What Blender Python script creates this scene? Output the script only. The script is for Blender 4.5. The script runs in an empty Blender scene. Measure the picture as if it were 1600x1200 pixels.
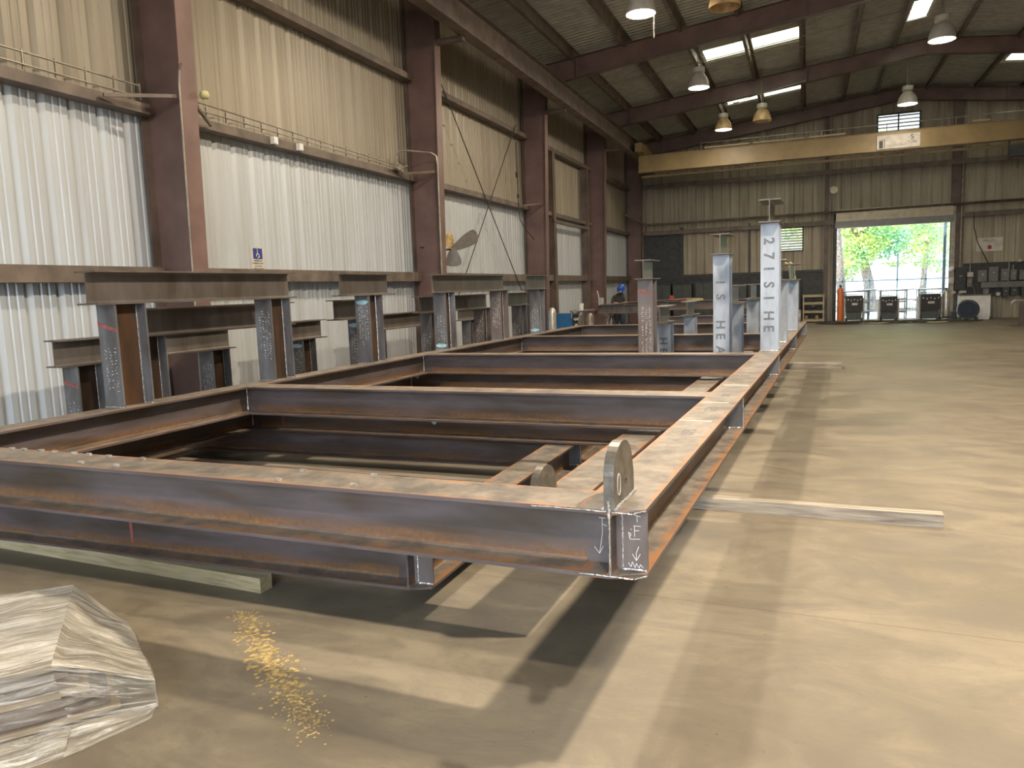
import bpy, bmesh, math, random
from mathutils import Vector, Matrix, noise
random.seed(7)
C = bpy.context.scene.collection
D = bpy.data
PI = math.pi
# ---------------------------------------------------------------- camera
PHI = math.radians(-2.3)                      # the skids stand slightly askew to the building
cam = D.cameras.new('camera'); cam.sensor_width = 36; cam.lens = 36*1196.72/1600; cam.clip_end = 400
camo = D.objects.new('camera', cam); C.objects.link(camo)
Rm = [[0.9334696589215791, -0.3585285810991211, -0.00957352640784686],
      [0.3568266687062511, 0.9256837875708778, 0.125635400777143],
      [-0.036181823790823, -0.12069292424779887, 0.992030288682601]]
mw = Matrix(((Rm[0][0], Rm[0][2], -Rm[0][1], 0.6561), (Rm[1][0], Rm[1][2], -Rm[1][1], -2.6110),
             (Rm[2][0], Rm[2][2], -Rm[2][1], 1.7072), (0, 0, 0, 1)))
camo.matrix_world = mw
bpy.context.scene.camera = camo
# ---------------------------------------------------------------- world, sun, exposure
sc = bpy.context.scene
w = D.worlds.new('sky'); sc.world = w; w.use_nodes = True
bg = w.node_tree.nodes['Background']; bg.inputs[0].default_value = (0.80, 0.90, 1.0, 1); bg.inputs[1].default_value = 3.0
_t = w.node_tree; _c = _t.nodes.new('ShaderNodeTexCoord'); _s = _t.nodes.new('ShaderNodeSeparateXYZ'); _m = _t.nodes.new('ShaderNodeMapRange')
_m.inputs[1].default_value = -0.75; _m.inputs[2].default_value = 0.25; _m.inputs[3].default_value = 13.0; _m.inputs[4].default_value = 1.7   # extra sky brightness added on the sun's side to light the left wall
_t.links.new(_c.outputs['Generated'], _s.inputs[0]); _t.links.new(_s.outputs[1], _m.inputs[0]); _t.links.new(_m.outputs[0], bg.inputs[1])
sun = D.lights.new('sun', 'SUN'); sun.energy = 17.0; sun.angle = 0.01; sun.color = (1, 0.95, 0.85)
suno = D.objects.new('sun', sun); C.objects.link(suno)
suno.rotation_euler = Vector((0.35, 0.45, -1.0)).to_track_quat('-Z', 'Y').to_euler()
sc.view_settings.view_transform = 'Standard'; sc.view_settings.look = 'None'
sc.view_settings.gamma = 1; sc.view_settings.use_curve_mapping = False
sc.view_settings.exposure = -0.2
try:
    sc.cycles.max_bounces = 8; sc.cycles.diffuse_bounces = 5; sc.cycles.sample_clamp_indirect = 6
except Exception: pass
LAMP_W = 520
# ---------------------------------------------------------------- materials
def nt(name):
    m = D.materials.new(name); m.use_nodes = True
    t = m.node_tree; b = t.nodes['Principled BSDF']
    return m, t, b
def N(t, typ, **kw):
    n = t.nodes.new(typ)
    for k, v in kw.items():
        if k.startswith('i_'): n.inputs[k[2:].replace('_', ' ')].default_value = v
        else: setattr(n, k, v)
    return n
def ramp(t, fac, stops):
    r = t.nodes.new('ShaderNodeValToRGB'); e = r.color_ramp.elements
    while len(e) < len(stops): e.new(0.5)
    for el, (p, c) in zip(e, stops):
        el.position = p; el.color = (c[0], c[1], c[2], 1) if isinstance(c, (tuple, list)) else (c, c, c, 1)
    t.links.new(fac, r.inputs[0]); return r.outputs[0]
def noise_out(t, vec, scale, detail=4, rough=0.55, dist=0.0):
    n = N(t, 'ShaderNodeTexNoise'); n.inputs['Scale'].default_value = scale; n.inputs['Detail'].default_value = detail
    n.inputs['Roughness'].default_value = rough; n.inputs['Distortion'].default_value = dist
    t.links.new(vec, n.inputs['Vector']); return n.outputs['Fac']
def mapping(t, out, scale=(1, 1, 1), loc=(0, 0, 0)):
    m = N(t, 'ShaderNodeMapping'); m.inputs['Scale'].default_value = scale; m.inputs['Location'].default_value = loc
    t.links.new(out, m.inputs['Vector']); return m.outputs[0]
def mixc(t, fac, a, b, mode='MIX'):
    m = N(t, 'ShaderNodeMix', data_type='RGBA', blend_type=mode)
    for i, v in ((0, fac), (6, a), (7, b)):
        if isinstance(v, (int, float)): m.inputs[i].default_value = v
        elif isinstance(v, (tuple, list)): m.inputs[i].default_value = (v[0], v[1], v[2], 1)
        else: t.links.new(v, m.inputs[i])
    return m.outputs[2]
def math_(t, op, a, b=None):
    m = N(t, 'ShaderNodeMath', operation=op)
    for i, v in enumerate((a, b)):
        if v is None: continue
        if isinstance(v, (int, float)): m.inputs[i].default_value = v
        else: t.links.new(v, m.inputs[i])
    m.use_clamp = False
    return m.outputs[0]
def pos(t):
    return N(t, 'ShaderNodeNewGeometry').outputs['Position']
def objc(t):
    return N(t, 'ShaderNodeTexCoord').outputs['Object']
def setp(b, rough=0.5, metal=0.0, spec=0.5):
    b.inputs['Roughness'].default_value = rough; b.inputs['Metallic'].default_value = metal
    b.inputs['Specular IOR Level'].default_value = spec
def plain(name, col, rough=0.5, metal=0.0, vary=0.12, scale=6, bump=0.0):
    m, t, b = nt(name); setp(b, rough, metal)
    f = noise_out(t, pos(t), scale, 5)
    lo = tuple(max(0, c*(1-vary*2)) for c in col); hi = tuple(min(1, c*(1+vary*2)) for c in col)
    t.links.new(ramp(t, f, [(0.3, lo), (0.7, hi)]), b.inputs['Base Color'])
    if bump:
        bp = N(t, 'ShaderNodeBump'); bp.inputs['Strength'].default_value = bump; bp.inputs['Distance'].default_value = 0.01
        t.links.new(noise_out(t, pos(t), scale*8, 4), bp.inputs['Height']); t.links.new(bp.outputs[0], b.inputs['Normal'])
    return m
def emit(name, col, s):
    m = D.materials.new(name); m.use_nodes = True; t = m.node_tree; t.nodes.clear()
    o = N(t, 'ShaderNodeOutputMaterial'); e = N(t, 'ShaderNodeEmission'); e.inputs[0].default_value = (*col, 1); e.inputs[1].default_value = s
    t.links.new(e.outputs[0], o.inputs[0]); return m

def mill_steel():
    """rolled beam steel: purple-grey mill scale, rust along the fillets and flange tips, dust on top"""
    m, t, b = nt('mill_scale_steel')
    P = pos(t); O = objc(t)
    big = noise_out(t, mapping(t, P, (0.9, 0.9, 4.0)), 1.3, 3)
    streak = noise_out(t, mapping(t, P, (1.2, 1.2, 14.0)), 1.6, 5, 0.6)
    spk = noise_out(t, P, 38, 6, 0.7)
    base = ramp(t, big, [(0.32, (0.072, 0.054, 0.040)), (0.46, (0.105, 0.088, 0.086)), (0.58, (0.150, 0.124, 0.132)), (0.72, (0.085, 0.066, 0.050))])
    base = mixc(t, math_(t, 'MULTIPLY', spk, 0.35), base, (0.06, 0.045, 0.04))
    at = N(t, 'ShaderNodeAttribute', attribute_name='edge').outputs['Fac']   # 0 web, 1 flange tip, 0.5 fillet
    # rust near lower fillet (edge ~0.5)
    d = math_(t, 'ABSOLUTE', math_(t, 'SUBTRACT', at, 0.5))
    fil = math_(t, 'SUBTRACT', 0.16, d)
    fil = math_(t, 'MULTIPLY', fil, 7.0)
    rmask = math_(t, 'MULTIPLY', fil, ramp(t, streak, [(0.36, 0.15), (0.56, 0.9)]))
    rustc = ramp(t, spk, [(0.3, (0.15, 0.070, 0.028)), (0.7, (0.30, 0.155, 0.058))])
    rm = N(t, 'ShaderNodeClamp'); t.links.new(rmask, rm.inputs[0])
    col = mixc(t, rm.outputs[0], base, rustc)
    # drips / patches
    patch = ramp(t, noise_out(t, mapping(t, P, (2.0, 2.0, 7.0), (3, 1, 0)), 1.5, 6, 0.65, 0.6), [(0.56, 0.0), (0.72, 0.7)])
    col = mixc(t, patch, col, (0.125, 0.078, 0.042))
    # top faces: dusty flange with orange tips
    nz = N(t, 'ShaderNodeSeparateXYZ'); g = N(t, 'ShaderNodeNewGeometry'); t.links.new(g.outputs['True Normal'], nz.inputs[0])
    up = ramp(t, nz.outputs[2], [(0.80, 0.0), (0.92, 1.0)])
    dn = noise_out(t, mapping(t, P, (3, 3, 3)), 2.4, 7, 0.68)
    dust = ramp(t, dn, [(0.36, (0.125, 0.110, 0.095)), (0.50, (0.20, 0.175, 0.148)), (0.66, (0.31, 0.26, 0.21))])
    tip = ramp(t, math_(t, 'ADD', at, math_(t, 'MULTIPLY', math_(t, 'SUBTRACT', dn, 0.5), 0.9)), [(0.78, 0.0), (1.0, 0.8)])
    dust = mixc(t, tip, dust, (0.38, 0.17, 0.065))
    col = mixc(t, up, col, dust)
    t.links.new(col, b.inputs['Base Color'])
    setp(b, 0.48, 0.15)
    t.links.new(ramp(t, streak, [(0.3, 0.36), (0.7, 0.58)]), b.inputs['Roughness'])
    bp = N(t, 'ShaderNodeBump'); bp.inputs['Strength'].default_value = 0.25; bp.inputs['Distance'].default_value = 0.004
    t.links.new(spk, bp.inputs['Height']); t.links.new(bp.outputs[0], b.inputs['Normal'])
    return m
def post_steel(name, c1, c2, c3):
    m, t, b = nt(name); P = pos(t)
    f = noise_out(t, mapping(t, P, (3, 3, 0.9)), 1.7, 5, 0.6); s = noise_out(t, P, 45, 5, 0.7)
    col = ramp(t, f, [(0.32, c1), (0.5, c2), (0.68, c3)])
    col = mixc(t, math_(t, 'MULTIPLY', s, 0.3), col, c1)
    t.links.new(col, b.inputs['Base Color']); setp(b, 0.42, 0.2)
    return m
M = {}
M['steel'] = mill_steel()
M['post_dark'] = post_steel('blue_grey_post_steel', (0.085, 0.075, 0.07), (0.155, 0.155, 0.165), (0.23, 0.25, 0.28))
M['post_light'] = post_steel('pale_blue_post_steel', (0.22, 0.24, 0.27), (0.34, 0.38, 0.44), (0.43, 0.48, 0.55))
M['post_brown'] = post_steel('brown_grey_post_steel', (0.11, 0.08, 0.07), (0.17, 0.145, 0.14), (0.20, 0.18, 0.18))
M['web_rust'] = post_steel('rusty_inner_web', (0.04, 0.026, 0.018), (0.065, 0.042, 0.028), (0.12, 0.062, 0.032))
M['header'] = post_steel('olive_grey_header_steel', (0.085, 0.068, 0.052), (0.13, 0.112, 0.098), (0.165, 0.148, 0.135))
M['bright'] = plain('ground_bright_steel', (0.55, 0.52, 0.47), 0.35, 0.6, 0.25, 25)
M['weld'] = plain('weld_bead', (0.62, 0.62, 0.63), 0.3, 0.6, 0.3, 60)
M['chalk'] = plain('soapstone_chalk', (0.80, 0.80, 0.76), 0.8, 0, 0.05)
M['bluepaint'] = plain('light_blue_paint_mark', (0.35, 0.58, 0.68), 0.7, 0, 0.2, 40)
M['redpaint'] = plain('red_paint_mark', (0.32, 0.10, 0.09), 0.7, 0, 0.15, 30)
M['stencil'] = plain('grey_stencil_paint', (0.14, 0.16, 0.19), 0.7, 0, 0.3, 80)
M['primer'] = plain('red_oxide_primer', (0.150, 0.092, 0.080), 0.45, 0, 0.12, 2.2, 0.1)
M['primer_dk'] = plain('brown_primer', (0.105, 0.074, 0.060), 0.5, 0, 0.2, 2.2)
M['girt'] = plain('dusty_brown_girt', (0.135, 0.105, 0.083), 0.55, 0, 0.2, 3)
M['yellow'] = plain('crane_yellow', (0.25, 0.18, 0.078), 0.45, 0, 0.12, 1.5)
M['pipe'] = plain('galvanised_conduit', (0.30, 0.27, 0.22), 0.4, 0.5, 0.15)
M['dark'] = plain('dark_grey_paint', (0.035, 0.037, 0.037), 0.55, 0, 0.2)
M['black'] = plain('black_plastic', (0.012, 0.012, 0.013), 0.5)
M['greybox'] = plain('grey_enclosure_paint', (0.16, 0.16, 0.145), 0.5, 0, 0.1)
M['greenbox'] = plain('green_grey_enclosure_paint', (0.055, 0.065, 0.058), 0.5, 0, 0.1)
M['white'] = plain('white_paint', (0.72, 0.71, 0.68), 0.5, 0, 0.05)
M['signwhite'] = plain('dirty_white_sign', (0.50, 0.47, 0.42), 0.5, 0, 0.1)
M['blue'] = plain('blue_paint', (0.02, 0.11, 0.27), 0.35, 0, 0.08)
M['signblue'] = plain('sign_blue', (0.03, 0.04, 0.22), 0.5, 0, 0.05)
M['navy'] = plain('navy_drum', (0.035, 0.045, 0.075), 0.35, 0.3, 0.1)
M['red'] = plain('red_lettering', (0.30, 0.03, 0.02), 0.5)
M['orange'] = plain('orange_cylinder_paint', (0.62, 0.17, 0.05), 0.4, 0, 0.06)
M['silver'] = plain('silver_cylinder', (0.52, 0.50, 0.46), 0.3, 0.55, 0.12)
M['wood'] = None; M['film'] = None
M['rubber'] = plain('cable_rubber', (0.05, 0.05, 0.035), 0.6)
M['hose'] = plain('yellow_green_strap', (0.46, 0.43, 0.22), 0.8)
M['skin'] = plain('skin', (0.42, 0.20, 0.12), 0.5, 0, 0.04)
M['shirt'] = plain('dark_work_shirt', (0.055, 0.05, 0.05), 0.9, 0, 0.2, 20)
M['jeans'] = plain('dark_trousers', (0.03, 0.035, 0.05), 0.9)
M['helmet'] = plain('blue_hard_hat', (0.025, 0.075, 0.32), 0.25, 0, 0.02)
M['hair'] = plain('black_hair', (0.015, 0.012, 0.01), 0.7)
M['bark'] = plain('bark', (0.22, 0.20, 0.18), 0.9, 0, 0.3, 12)
M['fan_yellow'] = plain('rusty_yellow_fan_blade', (0.36, 0.25, 0.10), 0.6, 0, 0.35, 9)
M['fan_grey'] = plain('grey_fan_blade', (0.20, 0.185, 0.165), 0.5, 0, 0.1, 9)
M['lamp_off'] = plain('silver_reflector', (0.55, 0.53, 0.50), 0.3, 0.7, 0.1)
M['lamp_grey'] = plain('grey_lamp_housing', (0.62, 0.60, 0.54), 0.45, 0.1, 0.08)
M['lamp_tan'] = plain('amber_tinted_shade', (0.60, 0.42, 0.22), 0.35, 0.1, 0.15)
M['lamp_on'] = emit('lamp_lens_lit', (1.0, 0.95, 0.85), 9)
M['tube'] = emit('fluorescent_tube', (1.0, 0.93, 0.75), 0.5)
def wood(name, a, b_, c):
    m, t, b = nt(name); P = pos(t)
    f = noise_out(t, mapping(t, P, (1.2, 26, 26)), 1.5, 5, 0.6, 0.4)
    t.links.new(ramp(t, f, [(0.3, a), (0.5, b_), (0.7, c)]), b.inputs['Base Color']); setp(b, 0.8)
    bp = N(t, 'ShaderNodeBump'); bp.inputs['Strength'].default_value = 0.4; bp.inputs['Distance'].default_value = 0.004
    t.links.new(f, bp.inputs['Height']); t.links.new(bp.outputs[0], b.inputs['Normal'])
    return m
M['wood'] = wood('weathered_timber', (0.17, 0.145, 0.12), (0.33, 0.29, 0.24), (0.46, 0.41, 0.34))
M['wood_pale'] = wood('pale_timber', (0.27, 0.23, 0.13), (0.42, 0.36, 0.22), (0.5, 0.44, 0.29))
M['cardboard'] = plain('cardboard', (0.30, 0.22, 0.13), 0.9, 0, 0.1)
def film():
    m = D.materials.new('stretch_film'); m.use_nodes = True; t = m.node_tree; b = t.nodes['Principled BSDF']; o = t.nodes['Material Output']
    U = N(t, 'ShaderNodeUVMap', uv_map='UVMap').outputs[0]
    f = noise_out(t, mapping(t, U, (2.6, 26, 1)), 1.0, 10, 0.78, 1.3); g = noise_out(t, mapping(t, U, (0.5, 7, 1)), 1.0, 3, 0.5, 0.2)
    col = ramp(t, g, [(0.36, (0.36, 0.33, 0.27)), (0.5, (0.50, 0.47, 0.40)), (0.64, (0.62, 0.59, 0.52))])
    t.links.new(mixc(t, ramp(t, f, [(0.5, 0.0), (0.66, 0.8)]), col, (0.86, 0.85, 0.82)), b.inputs['Base Color'])
    setp(b, 0.20, 0.0, 0.8)
    op = N(t, 'ShaderNodeAttribute', attribute_name='edge').outputs['Fac']
    tr = N(t, 'ShaderNodeBsdfTransparent'); mx = N(t, 'ShaderNodeMixShader')
    al = math_(t, 'ADD', op, math_(t, 'MULTIPLY', math_(t, 'SUBTRACT', f, 0.5), 2.6)); cl = N(t, 'ShaderNodeClamp'); cl.inputs[1].default_value = 0.12; cl.inputs[2].default_value = 0.95
    t.links.new(al, cl.inputs[0]); t.links.new(cl.outputs[0], mx.inputs[0])
    t.links.new(tr.outputs[0], mx.inputs[1]); t.links.new(b.outputs[0], mx.inputs[2]); t.links.new(mx.outputs[0], o.inputs[0])
    bp = N(t, 'ShaderNodeBump'); bp.inputs['Strength'].default_value = 0.55; bp.inputs['Distance'].default_value = 0.012
    t.links.new(f, bp.inputs['Height']); t.links.new(bp.outputs[0], b.inputs['Normal'])
    return m
M['film'] = film()
def sheet(name, c1, c2, c3, axis='y', rough=0.5):
    """painted wall sheet with vertical grime"""
    m, t, b = nt(name); P = pos(t)
    s = (5, 5, 0.35)
    f = noise_out(t, mapping(t, P, s), 0.9, 4, 0.5); g = noise_out(t, mapping(t, P, (0.5, 0.5, 0.5)), 1.2, 4)
    col = ramp(t, f, [(0.30, c1), (0.48, c2), (0.7, c3)])
    col = mixc(t, ramp(t, g, [(0.45, 0.0), (0.75, 0.55)]), col, c1)
    sp = noise_out(t, P, 55, 3, 0.8)
    col = mixc(t, ramp(t, sp, [(0.70, 0.0), (0.78, 0.35)]), col, (0.1, 0.07, 0.05))
    t.links.new(col, b.inputs['Base Color']); setp(b, rough, 0.1)
    return m
M['wall_low'] = sheet('white_wall_sheet', (0.43, 0.45, 0.46), (0.49, 0.525, 0.555), (0.53, 0.575, 0.615), rough=0.38)
M['wall_up'] = sheet('tan_wall_sheet', (0.26, 0.225, 0.165), (0.30, 0.262, 0.198), (0.34, 0.305, 0.24), rough=0.45)
M['wall_back'] = sheet('dusty_back_wall_sheet', (0.24, 0.205, 0.145), (0.34, 0.30, 0.225), (0.42, 0.375, 0.29))
M['deck'] = sheet('roof_deck_sheet', (0.30, 0.30, 0.265), (0.37, 0.37, 0.33), (0.44, 0.44, 0.40))
M['curtain'] = plain('door_slats', (0.45, 0.40, 0.28), 0.4, 0.2, 0.08)
M['curtain_dk'] = plain('grey_door_hood', (0.17, 0.17, 0.17), 0.4, 0.2, 0.08)
def concrete():
    m, t, b = nt('shop_floor_concrete'); P = pos(t)
    f = noise_out(t, P, 0.7, 8, 0.62, 0.3); f2 = noise_out(t, mapping(t, P, (0.8, 1.5, 1)), 1.5, 11, 0.74, 1.2); f3 = noise_out(t, P, 9, 8, 0.75)
    col = ramp(t, f, [(0.34, (0.168, 0.142, 0.102)), (0.5, (0.215, 0.184, 0.134)), (0.64, (0.255, 0.220, 0.160))])
    col = mixc(t, ramp(t, f2, [(0.38, 0.70), (0.55, 0.0)]), col, (0.138, 0.118, 0.090))
    col = mixc(t, ramp(t, f2, [(0.52, 0.0), (0.72, 0.42)]), col, (0.305, 0.262, 0.185))
    f4 = noise_out(t, mapping(t, P, (0.5, 2.2, 1), (5, 2, 0)), 2.2, 12, 0.8, 0.9)
    col = mixc(t, ramp(t, f4, [(0.38, 0.38), (0.50, 0.0)]), col, (0.15, 0.132, 0.106))
    f5 = noise_out(t, P, 26, 10, 0.8)
    col = mixc(t, ramp(t, f5, [(0.58, 0.0), (0.66, 0.45)]), col, (0.10, 0.082, 0.058))
    col = mixc(t, ramp(t, f3, [(0.55, 0.0), (0.75, 0.35)]), col, (0.125, 0.105, 0.075))
    # specks
    v = N(t, 'ShaderNodeTexVoronoi'); v.inputs['Scale'].default_value = 5.5; t.links.new(P, v.inputs['Vector'])
    vm = math_(t, 'LESS_THAN', v.outputs['Distance'], 0.035)
    col = mixc(t, math_(t, 'MULTIPLY', vm, 0.55), col, (0.06, 0.05, 0.035))
    # saw-cut joint across the slab, dirty and slightly chipped
    sx = N(t, 'ShaderNodeSeparateXYZ'); t.links.new(P, sx.inputs[0])
    ln = math_(t, 'ADD', sx.outputs[1], math_(t, 'MULTIPLY', sx.outputs[0], 0.0401))
    ln = math_(t, 'ABSOLUTE', math_(t, 'SUBTRACT', math_(t, 'ADD', ln, math_(t, 'MULTIPLY', f3, 0.008)), 1.45))
    cm = math_(t, 'LESS_THAN', ln, 0.004)
    col = mixc(t, math_(t, 'MULTIPLY', cm, 0.6), col, (0.10, 0.08, 0.055))
    t.links.new(col, b.inputs['Base Color']); setp(b, 0.5, 0.0, 0.4)
    t.links.new(ramp(t, f2, [(0.3, 0.42), (0.7, 0.68)]), b.inputs['Roughness'])
    bp = N(t, 'ShaderNodeBump'); bp.inputs['Strength'].default_value = 0.15; bp.inputs['Distance'].default_value = 0.01
    t.links.new(f3, bp.inputs['Height']); t.links.new(bp.outputs[0], b.inputs['Normal'])
    return m
M['floor'] = concrete()
def leaf():
    m = D.materials.new('sunlit_leaves'); m.use_nodes = True; t = m.node_tree; b = t.nodes['Principled BSDF']; o = t.nodes['Material Output']
    f = noise_out(t, pos(t), 0.9, 4)
    c = ramp(t, f, [(0.35, (0.20, 0.45, 0.33)), (0.5, (0.40, 0.58, 0.20)), (0.65, (0.62, 0.68, 0.25))])
    t.links.new(c, b.inputs['Base Color']); setp(b, 0.5)
    tr = N(t, 'ShaderNodeBsdfTranslucent'); t.links.new(c, tr.inputs[0]); mx = N(t, 'ShaderNodeMixShader'); mx.inputs[0].default_value = 0.5
    t.links.new(b.outputs[0], mx.inputs[1]); t.links.new(tr.outputs[0], mx.inputs[2]); t.links.new(mx.outputs[0], o.inputs[0])
    return m
M['leaf'] = leaf()
def translucent():
    m = D.materials.new('skylight_sheet'); m.use_nodes = True; t = m.node_tree; t.nodes.clear()
    o = N(t, 'ShaderNodeOutputMaterial'); tr = N(t, 'ShaderNodeBsdfTranslucent'); tr.inputs[0].default_value = (0.95, 0.92, 0.68, 1)
    t.links.new(tr.outputs[0], o.inputs[0]); return m
M['skylight'] = translucent()
M['ground'] = plain('pale_yard_ground', (0.30, 0.285, 0.26), 0.9, 0, 0.08, 0.5)
M['yardgrey'] = plain('blue_grey_galvanised', (0.10, 0.16, 0.20), 0.5, 0.1, 0.15)
M['teal'] = plain('teal_paint', (0.10, 0.28, 0.27), 0.5, 0, 0.1)
M['pale'] = plain('pale_building', (0.42, 0.43, 0.44), 0.7, 0, 0.06, 0.5)

# ---------------------------------------------------------------- mesh builder
class MB:
    def __init__(s): s.v = []; s.f = []; s.e = {}; s.m = []; s.cur = 0
    def add(s, vs, fs, ed=None):
        o = len(s.v); s.v += [tuple(p) for p in vs]; s.f += [tuple(i+o for i in f) for f in fs]; s.m += [s.cur]*len(fs)
        if ed is not None:
            for i, x in enumerate(ed): s.e[o+i] = x
        return s
    def box(s, x0, x1, y0, y1, z0, z1):
        vs = [(x, y, z) for x in (x0, x1) for y in (y0, y1) for z in (z0, z1)]
        return s.add(vs, [(0, 1, 3, 2), (4, 6, 7, 5), (0, 4, 5, 1), (2, 3, 7, 6), (0, 2, 6, 4), (1, 5, 7, 3)])
    def obox(s, c, size, rot=(0, 0, 0)):
        from mathutils import Euler
        R = Euler(rot).to_matrix(); vs = []
        for x in (-.5, .5):
            for y in (-.5, .5):
                for z in (-.5, .5): vs.append(Vector(c)+R @ Vector((x*size[0], y*size[1], z*size[2])))
        return s.add(vs, [(0, 1, 3, 2), (4, 6, 7, 5), (0, 4, 5, 1), (2, 3, 7, 6), (0, 2, 6, 4), (1, 5, 7, 3)])
    def prism(s, pts, fn, a, b, ed=None, caps=True, skew=None):
        """pts: closed outline (p,q); fn(p,q,t)->xyz"""
        n = len(pts); vs = [fn(p, q, a+(skew(p, q) if skew else 0)) for p, q in pts]+[fn(p, q, b) for p, q in pts]
        fs = [(i, (i+1) % n, n+(i+1) % n, n+i) for i in range(n)]
        if caps: fs += [tuple(range(n-1, -1, -1)), tuple(range(n, 2*n))]
        return s.add(vs, fs, None if ed is None else list(ed)*2)
    def tube(s, path, r, seg=8, cap=True):
        path = [Vector(p) for p in path]; n = len(path); rs = r if isinstance(r, (list, tuple)) else [r]*n
        vs = []; up = None
        for i, p in enumerate(path):
            d = (path[min(i+1, n-1)]-path[max(i-1, 0)])
            if d.length < 1e-9: d = Vector((0, 0, 1))
            d.normalize()
            if up is None:
                up = d.orthogonal().normalized()
            up = (up-d*up.dot(d)).normalized(); q = d.cross(up)
            for k in range(seg):
                a = 2*PI*k/seg; vs.append(p+(up*math.cos(a)+q*math.sin(a))*rs[i])
        fs = [(i*seg+k, i*seg+(k+1) % seg, (i+1)*seg+(k+1) % seg, (i+1)*seg+k) for i in range(n-1) for k in range(seg)]
        if cap: fs += [tuple(range(seg-1, -1, -1)), tuple((n-1)*seg+k for k in range(seg))]
        return s.add(vs, fs)
    def lathe(s, prof, c=(0, 0, 0), seg=24):
        vs = []; n = len(prof)
        for r, z in prof:
            for k in range(seg):
                a = 2*PI*k/seg; vs.append((c[0]+r*math.cos(a), c[1]+r*math.sin(a), c[2]+z))
        fs = [(i*seg+k, i*seg+(k+1) % seg, (i+1)*seg+(k+1) % seg, (i+1)*seg+k) for i in range(n-1) for k in range(seg)]
        return s.add(vs, fs)
    def disc(s, c, r, seg=24, z=0):
        vs = [(c[0]+r*math.cos(2*PI*k/seg), c[1]+r*math.sin(2*PI*k/seg), c[2]) for k in range(seg)]
        return s.add(vs, [tuple(range(seg))])
    def build(s, name, mat, parent=None, smooth=False, recalc=True):
        me = D.meshes.new(name); me.from_pydata(s.v, [], s.f)
        mats = mat if isinstance(mat, (list, tuple)) else [mat]
        for x in mats: me.materials.append(x)
        if len(mats) > 1: me.polygons.foreach_set('material_index', s.m)
        if s.e:
            a = me.attributes.new('edge', 'FLOAT', 'POINT')
            for i in range(len(s.v)): a.data[i].value = s.e.get(i, 0.0)
        if recalc:
            bm = bmesh.new(); bm.from_mesh(me); bmesh.ops.recalc_face_normals(bm, faces=bm.faces); bm.to_mesh(me); bm.free()
        if smooth:
            me.polygons.foreach_set('use_smooth', [True]*len(me.polygons))
        me.update()
        o = D.objects.new(name, me); C.objects.link(o)
        if parent: o.parent = parent
        return o
def tag(o, label=None, cat=None, group=None, kind=None):
    if label: o['label'] = label
    if cat: o['category'] = cat
    if group: o['group'] = group
    if kind: o['kind'] = kind
    return o
def thing(name, label, cat, loc=(0, 0, 0), rz=0, group=None):
    o = D.objects.new(name, None); C.objects.link(o); o.location = loc; o.rotation_euler = (0, 0, rz); o.empty_display_size = 0.2
    return tag(o, label, cat, group)
def struct(mb, name, mat, **k):
    return tag(mb.build(name, mat, **k), kind='structure')
def copy_tree(o, parent=None):
    c = o.copy(); C.objects.link(c)
    if parent: c.parent = parent
    for ch in list(o.children): copy_tree(ch, c)
    return c
def s2w(x, y, z=0):
    c, s = math.cos(PHI), math.sin(PHI); return (c*x-s*y, s*x+c*y, z)

def i_profile(d, w, tf, tw, r=0.014):
    """closed outline (p across, q depth from 0 to d) and edge weights"""
    h = w/2; t = tw/2
    P = [(-h, 0, 1), (0, 0, 0), (h, 0, 1), (h, tf, 1), (t+r, tf, .55), (t+r*.3, tf+r*.3, .5), (t, tf+r, .5), (t, tf+0.075*d/0.257, .34), (t, d/2, 0), (t, d-tf-r*2.5, .15), (t, d-tf-r, .3), (t+r*.3, d-tf-r*.3, .4), (t+r, d-tf, .55), (h, d-tf, 1), (h, d, 1),
         (0, d, 0), (-h, d, 1)]
    L = [(-p, q, e) for p, q, e in P[3:14]][::-1]
    P = P+L
    return [(p, q) for p, q, e in P], [e for p, q, e in P]
DB, WB, TF, TW = 0.257, 0.248, 0.016, 0.011
def beam_y(mb, x, z, y0, y1, d=DB, w=WB, tf=TF, tw=TW, skew=None):
    p, e = i_profile(d, w, tf, tw); return mb.prism(p, lambda a, b, t: (x+a, t, z+b), y0, y1, e, skew=skew)
def beam_x(mb, y, z, x0, x1, d=DB, w=WB, tf=TF, tw=TW):
    p, e = i_profile(d, w, tf, tw); return mb.prism(p, lambda a, b, t: (t, y+a, z+b), x0, x1, e)
def post_z(mb, x, y0, z0, z1, d=0.30, w=0.21, tf=0.014, tw=0.010):
    p, e = i_profile(d, w, tf, tw); return mb.prism(p, lambda a, b, t: (x+a, y0+b, t), z0, z1, e)
def text_mesh(name, s, size, mat, parent, loc, rot, ext=0.001, align='LEFT', off=0.0):
    cu = D.curves.new(name, 'FONT'); cu.body = s; cu.size = size; cu.extrude = ext; cu.align_x = align; cu.resolution_u = 3; cu.offset = off
    o = D.objects.new(name+'_tmp', cu); C.objects.link(o)
    dg = bpy.context.evaluated_depsgraph_get(); me = D.meshes.new_from_object(o.evaluated_get(dg))
    D.objects.remove(o); me.materials.clear(); me.materials.append(mat)
    n = D.objects.new(name, me); C.objects.link(n); n.parent = parent; n.location = loc; n.rotation_euler = rot
    return n
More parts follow.
